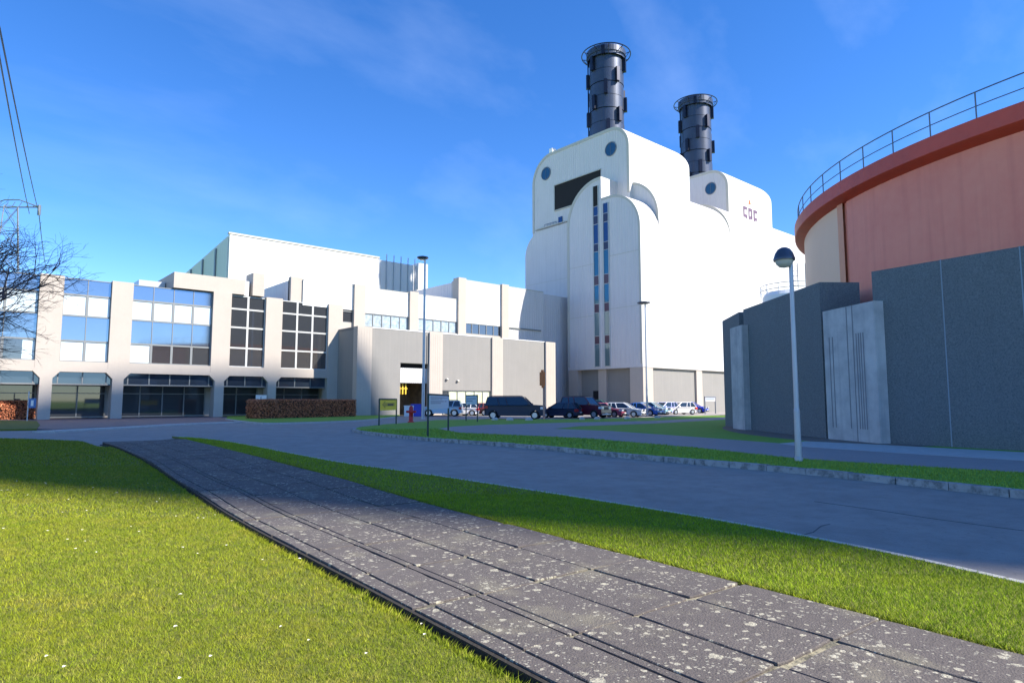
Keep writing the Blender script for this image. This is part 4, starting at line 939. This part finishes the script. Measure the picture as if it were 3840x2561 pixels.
wire('power line crossing the upper left sky, the inner right one', arms[1]+Vector((0, 0, -1)), far(-2, 60, 40), .3, .045)
wire('power line running down behind the tree from the pylon arm', arms[1]+Vector((0, 0, -1)), far(112, 640, 260), 1.5, .06)

# ------------------------------------------------------------ bare tree at the left
tr = RT*-17.4+Vector((math.cos(YAW), math.sin(YAW), 0))*17.5; tr.z = -.05
tt = thing('bare_tree', 'leafless tree with fine drooping twigs at the left edge', 'tree', tr)
wood = MB(); twig = MB()
rnd = random.Random(11)
def branch(p, d, ln, r, depth):
    pts = [p]; k = 4 if depth < 4 else 3; dd = d.copy()
    for i in range(k):
        dd = (dd+Vector((rnd.gauss(0, .14), rnd.gauss(0, .14), rnd.gauss(.03 if depth < 3 else -.0, .12)))).normalized(); pts.append(pts[-1]+dd*ln/k)
    (wood if depth < 3 else twig).tube(pts, r, 6 if depth < 3 else 3, r*.6)
    if depth >= 7 or r < .0025: return
    n_ = 3 if depth < 5 else 2
    for i in range(n_+ (1 if depth in (1, 2, 3) else 0)):
        a = rnd.uniform(.35, .95); q = pts[rnd.choice([2, 3, -1]) if len(pts) > 3 else -1]
        ax = dd.cross(Vector([rnd.gauss(0, 1) for _ in range(3)])).normalized()
        nd = (Matrix.Rotation(a, 3, ax) @ dd); nd.z = nd.z*.8+.08; branch(q, nd.normalized(), ln*rnd.uniform(.58, .78), r*.6, depth+1)
wood.tube([tr, tr+Vector((0, 0, 1.0)), tr+Vector((.05, 0, 1.9))], .17, 10, .14)
for i in range(7):
    a = i*2*math.pi/7+.3; branch(tr+Vector((.05, 0, 1.7+.12*i)), Vector((math.cos(a)*.85, math.sin(a)*.85, .75+.1*(i % 3))).normalized(), 2.35, .075, 1)
wood.build('trunk', bark, tt); twig.build('crown', bark, tt, fixn=False)

# trees beyond the viewer's back: only seen mirrored in the office glass
def leafy(label, p, h, r_):
    t_ = thing('evergreen_tree', label, 'tree', p, 'trees behind the photographer')
    MB().tube([p, p+Vector((0, 0, h*.5))], .25, 8, .15).build('trunk', bark, t_)
    mb = MB()
    for i in range(1500):
        d = Vector([rnd.gauss(0, 1) for _ in range(3)]).normalized()*rnd.random()**.4; q = p+Vector((0, 0, h*.6))+Vector((d.x*r_, d.y*r_, d.z*h*.42))
        a = Vector([rnd.gauss(0, 1) for _ in range(3)]).normalized(); b = a.cross(Vector([rnd.gauss(0, 1) for _ in range(3)])).normalized(); s_ = rnd.uniform(.2, .45)
        mb.add([q+a*s_, q+b*s_, q-a*s_, q-b*s_], [(0, 1, 2, 3)])
    mb.build('crown', M('evergreen_leaf', (.03, .06, .02), .8, island=.4) if 'evergreen_leaf' not in MATS else MATS['evergreen_leaf'], t_, fixn=False)
for i, (x, y, h, r_, lb) in enumerate([(-16, -30, 5, 3, 'leftmost evergreen across the lawn behind the photographer'), (-6, -38, 6.5, 3.6, 'tallest evergreen across the lawn behind the photographer'), (3, -33, 4.6, 3, 'rounded evergreen across the lawn behind the photographer')]):
    leafy(lb, Vector((x, y, -.1)), h, r_)

# ------------------------------------------------------------ grass blades and daisies
def inpoly(P, poly):
    x, y = P[:, 0], P[:, 1]; ins = np.zeros(len(P), bool); n_ = len(poly); j = n_-1
    for i in range(n_):
        xi, yi = poly[i][0], poly[i][1]; xj, yj = poly[j][0], poly[j][1]
        c = ((yi > y) != (yj > y)) & (x < (xj-xi)*(y-yi)/(yj-yi+1e-12)+xi); ins ^= c; j = i
    return ins
def blades(name, label, poly, z, rings, m_, seed):
    rg = np.random.default_rng(seed); V = []
    fx, fy = math.cos(YAW), math.sin(YAW); rx, ry = RT.x, RT.y
    for d0, d1, dens, hgt, wd in rings:
        hw_ = d1*.84+3.2; A = (d1-d0)*2*hw_; n_ = int(A*dens)
        f = rg.uniform(d0, d1, n_); s_ = rg.uniform(-hw_, hw_, n_)
        P = np.c_[fx*f+rx*s_, fy*f+ry*s_]; P = P[inpoly(P, poly) & ((np.abs(s_) < f*.84+.3) | (rg.random(n_) < .4))]
        n_ = len(P); a = rg.uniform(0, 2*np.pi, n_); hh = hgt*rg.uniform(.45, 1.15, n_); ww = wd*rg.uniform(.6, 1.2, n_)
        ln = rg.uniform(.2, 1.3, n_)*hh; b = rg.uniform(0, 2*np.pi, n_)
        v0 = np.c_[P[:, 0]-np.cos(a)*ww/2, P[:, 1]-np.sin(a)*ww/2, np.full(n_, z-.004)]; v1 = np.c_[P[:, 0]+np.cos(a)*ww/2, P[:, 1]+np.sin(a)*ww/2, np.full(n_, z-.004)]
        v2 = np.c_[P[:, 0]+np.cos(b)*ln, P[:, 1]+np.sin(b)*ln, z+hh]
        V.append(np.stack([v0, v1, v2], 1).reshape(-1, 3))
    V = np.concatenate(V); nv_ = len(V); nf = nv_//3
    me = bpy.data.meshes.new(name); me.vertices.add(nv_); me.vertices.foreach_set('co', V.ravel()); me.loops.add(nv_); me.loops.foreach_set('vertex_index', np.arange(nv_, dtype=np.int32))
    me.polygons.add(nf); me.polygons.foreach_set('loop_start', np.arange(0, nv_, 3, dtype=np.int32)); me.polygons.foreach_set('loop_total', np.full(nf, 3, np.int32)); me.materials.append(m_); me.update(); me.validate()
    o = bpy.data.objects.new(name, me); COL.objects.link(o); tag(o, label, 'grass', None, 'stuff'); return o
rings = [(.6, 2.6, 7000, .026, .0045), (2.6, 5, 13000, .026, .0045), (5, 9, 6000, .03, .0065), (9, 16, 1800, .035, .012), (16, 28, 500, .045, .022)]
blades('lawn_grass', 'short yellow green mown grass of the near lawn', [(p.x, p.y) for p in lawn_poly], -.05, rings, blade_m, 1)
vp = [NT(5.05, -12)]+[p+ND*.05 for p in re_[1:-3]]+vr
blades('verge_grass', 'short grass on the verge between slab path and road', [(p.x, p.y) for p in vp], -.02, [(2.6, 6, 9000, .032, .005), (6, 11, 4500, .034, .0075), (11, 28, 900, .04, .015)], blade_s, 2)
ip = isl+back+[Vector((110, 20, 0)), Vector((110, -40, 0)), Vector((12, -40, 0))]
fp = [G(x, y, .03) for x, y in p1+p1b+p1c]
o = blade_i = M('island_blade', (.28, .4, .05), .7, spec=.08, noise=[(.5, .6, (.33, .4, .07)), (3, .5, (.2, .33, .03)), (12, .35, (.4, .4, .12), .5, .75)], island=.35)
blades('island_grass', 'short grass on the island beyond the road', [(p.x, p.y) for p in isl[:60]]+[(p.x, p.y) for p in fp[:9][::1]], .02, [(9, 20, 500, .05, .02), (20, 40, 160, .055, .04)], blade_i, 3)
ed = MB(); rg = random.Random(9)
for a, b in list(zip(le[:-1], le[1:]))+list(zip(re_[:-1], re_[1:])):
    L_ = (b-a).length
    if (a.length > 20): continue
    sgn_ = -1 if a.dot(ND) < 3.5 else 1
    n_ = int(L_*(420 if a.length < 9 else 160))
    for i in range(n_):
        cl = .5+.5*math.sin(a.dot(TD)*5+i/n_*3)*math.sin(a.dot(TD)*1.7)
        p = a.lerp(b, rg.random())+ND*sgn_*(rg.uniform(.03, .1) if sgn_ > 0 else rg.uniform(.085, .15)); z = -.02 if sgn_ > 0 else -.05
        h_ = rg.uniform(.015, .035)*(1+.8*cl); d = Vector((rg.gauss(0, .5), rg.gauss(0, .5), 0))-ND*sgn_*rg.uniform(0, .8); t_ = rg.random()*6.28; w__ = .0035
        ed.add([(p.x-w__*math.cos(t_), p.y-w__*math.sin(t_), z), (p.x+w__*math.cos(t_), p.y+w__*math.sin(t_), z), (p.x+d.x*h_, p.y+d.y*h_, z+h_)], [(0, 1, 2)])
o = ed.build('edge_grass', blade_m, None, fixn=False); tag(o, 'longer ragged grass along both edges of the slab path', 'grass', None, 'stuff')
dm = MB(); rg = random.Random(5)
while len(dm.f) < 70:
    f = rg.uniform(3, 15); s_ = rg.uniform(-.84, .3)*f; x = math.cos(YAW)*f+RT.x*s_; y = math.sin(YAW)*f+RT.y*s_
    if inpoly(np.array([[x, y]]), [(p.x, p.y) for p in lawn_poly])[0]:
        r_ = rg.uniform(.007, .013)*(1+f*.05); n_ = 6; dm.add([(x+r_*math.cos(k), y+r_*math.sin(k), -.006+.004*math.sin(k*2+f)) for k in np.linspace(0, 5.24, n_)], [list(range(n_))])
o = dm.build('daisies', daisy_m, None, fixn=False); tag(o, 'scattered tiny white daisies in the near lawn', 'flowers', None, 'stuff')
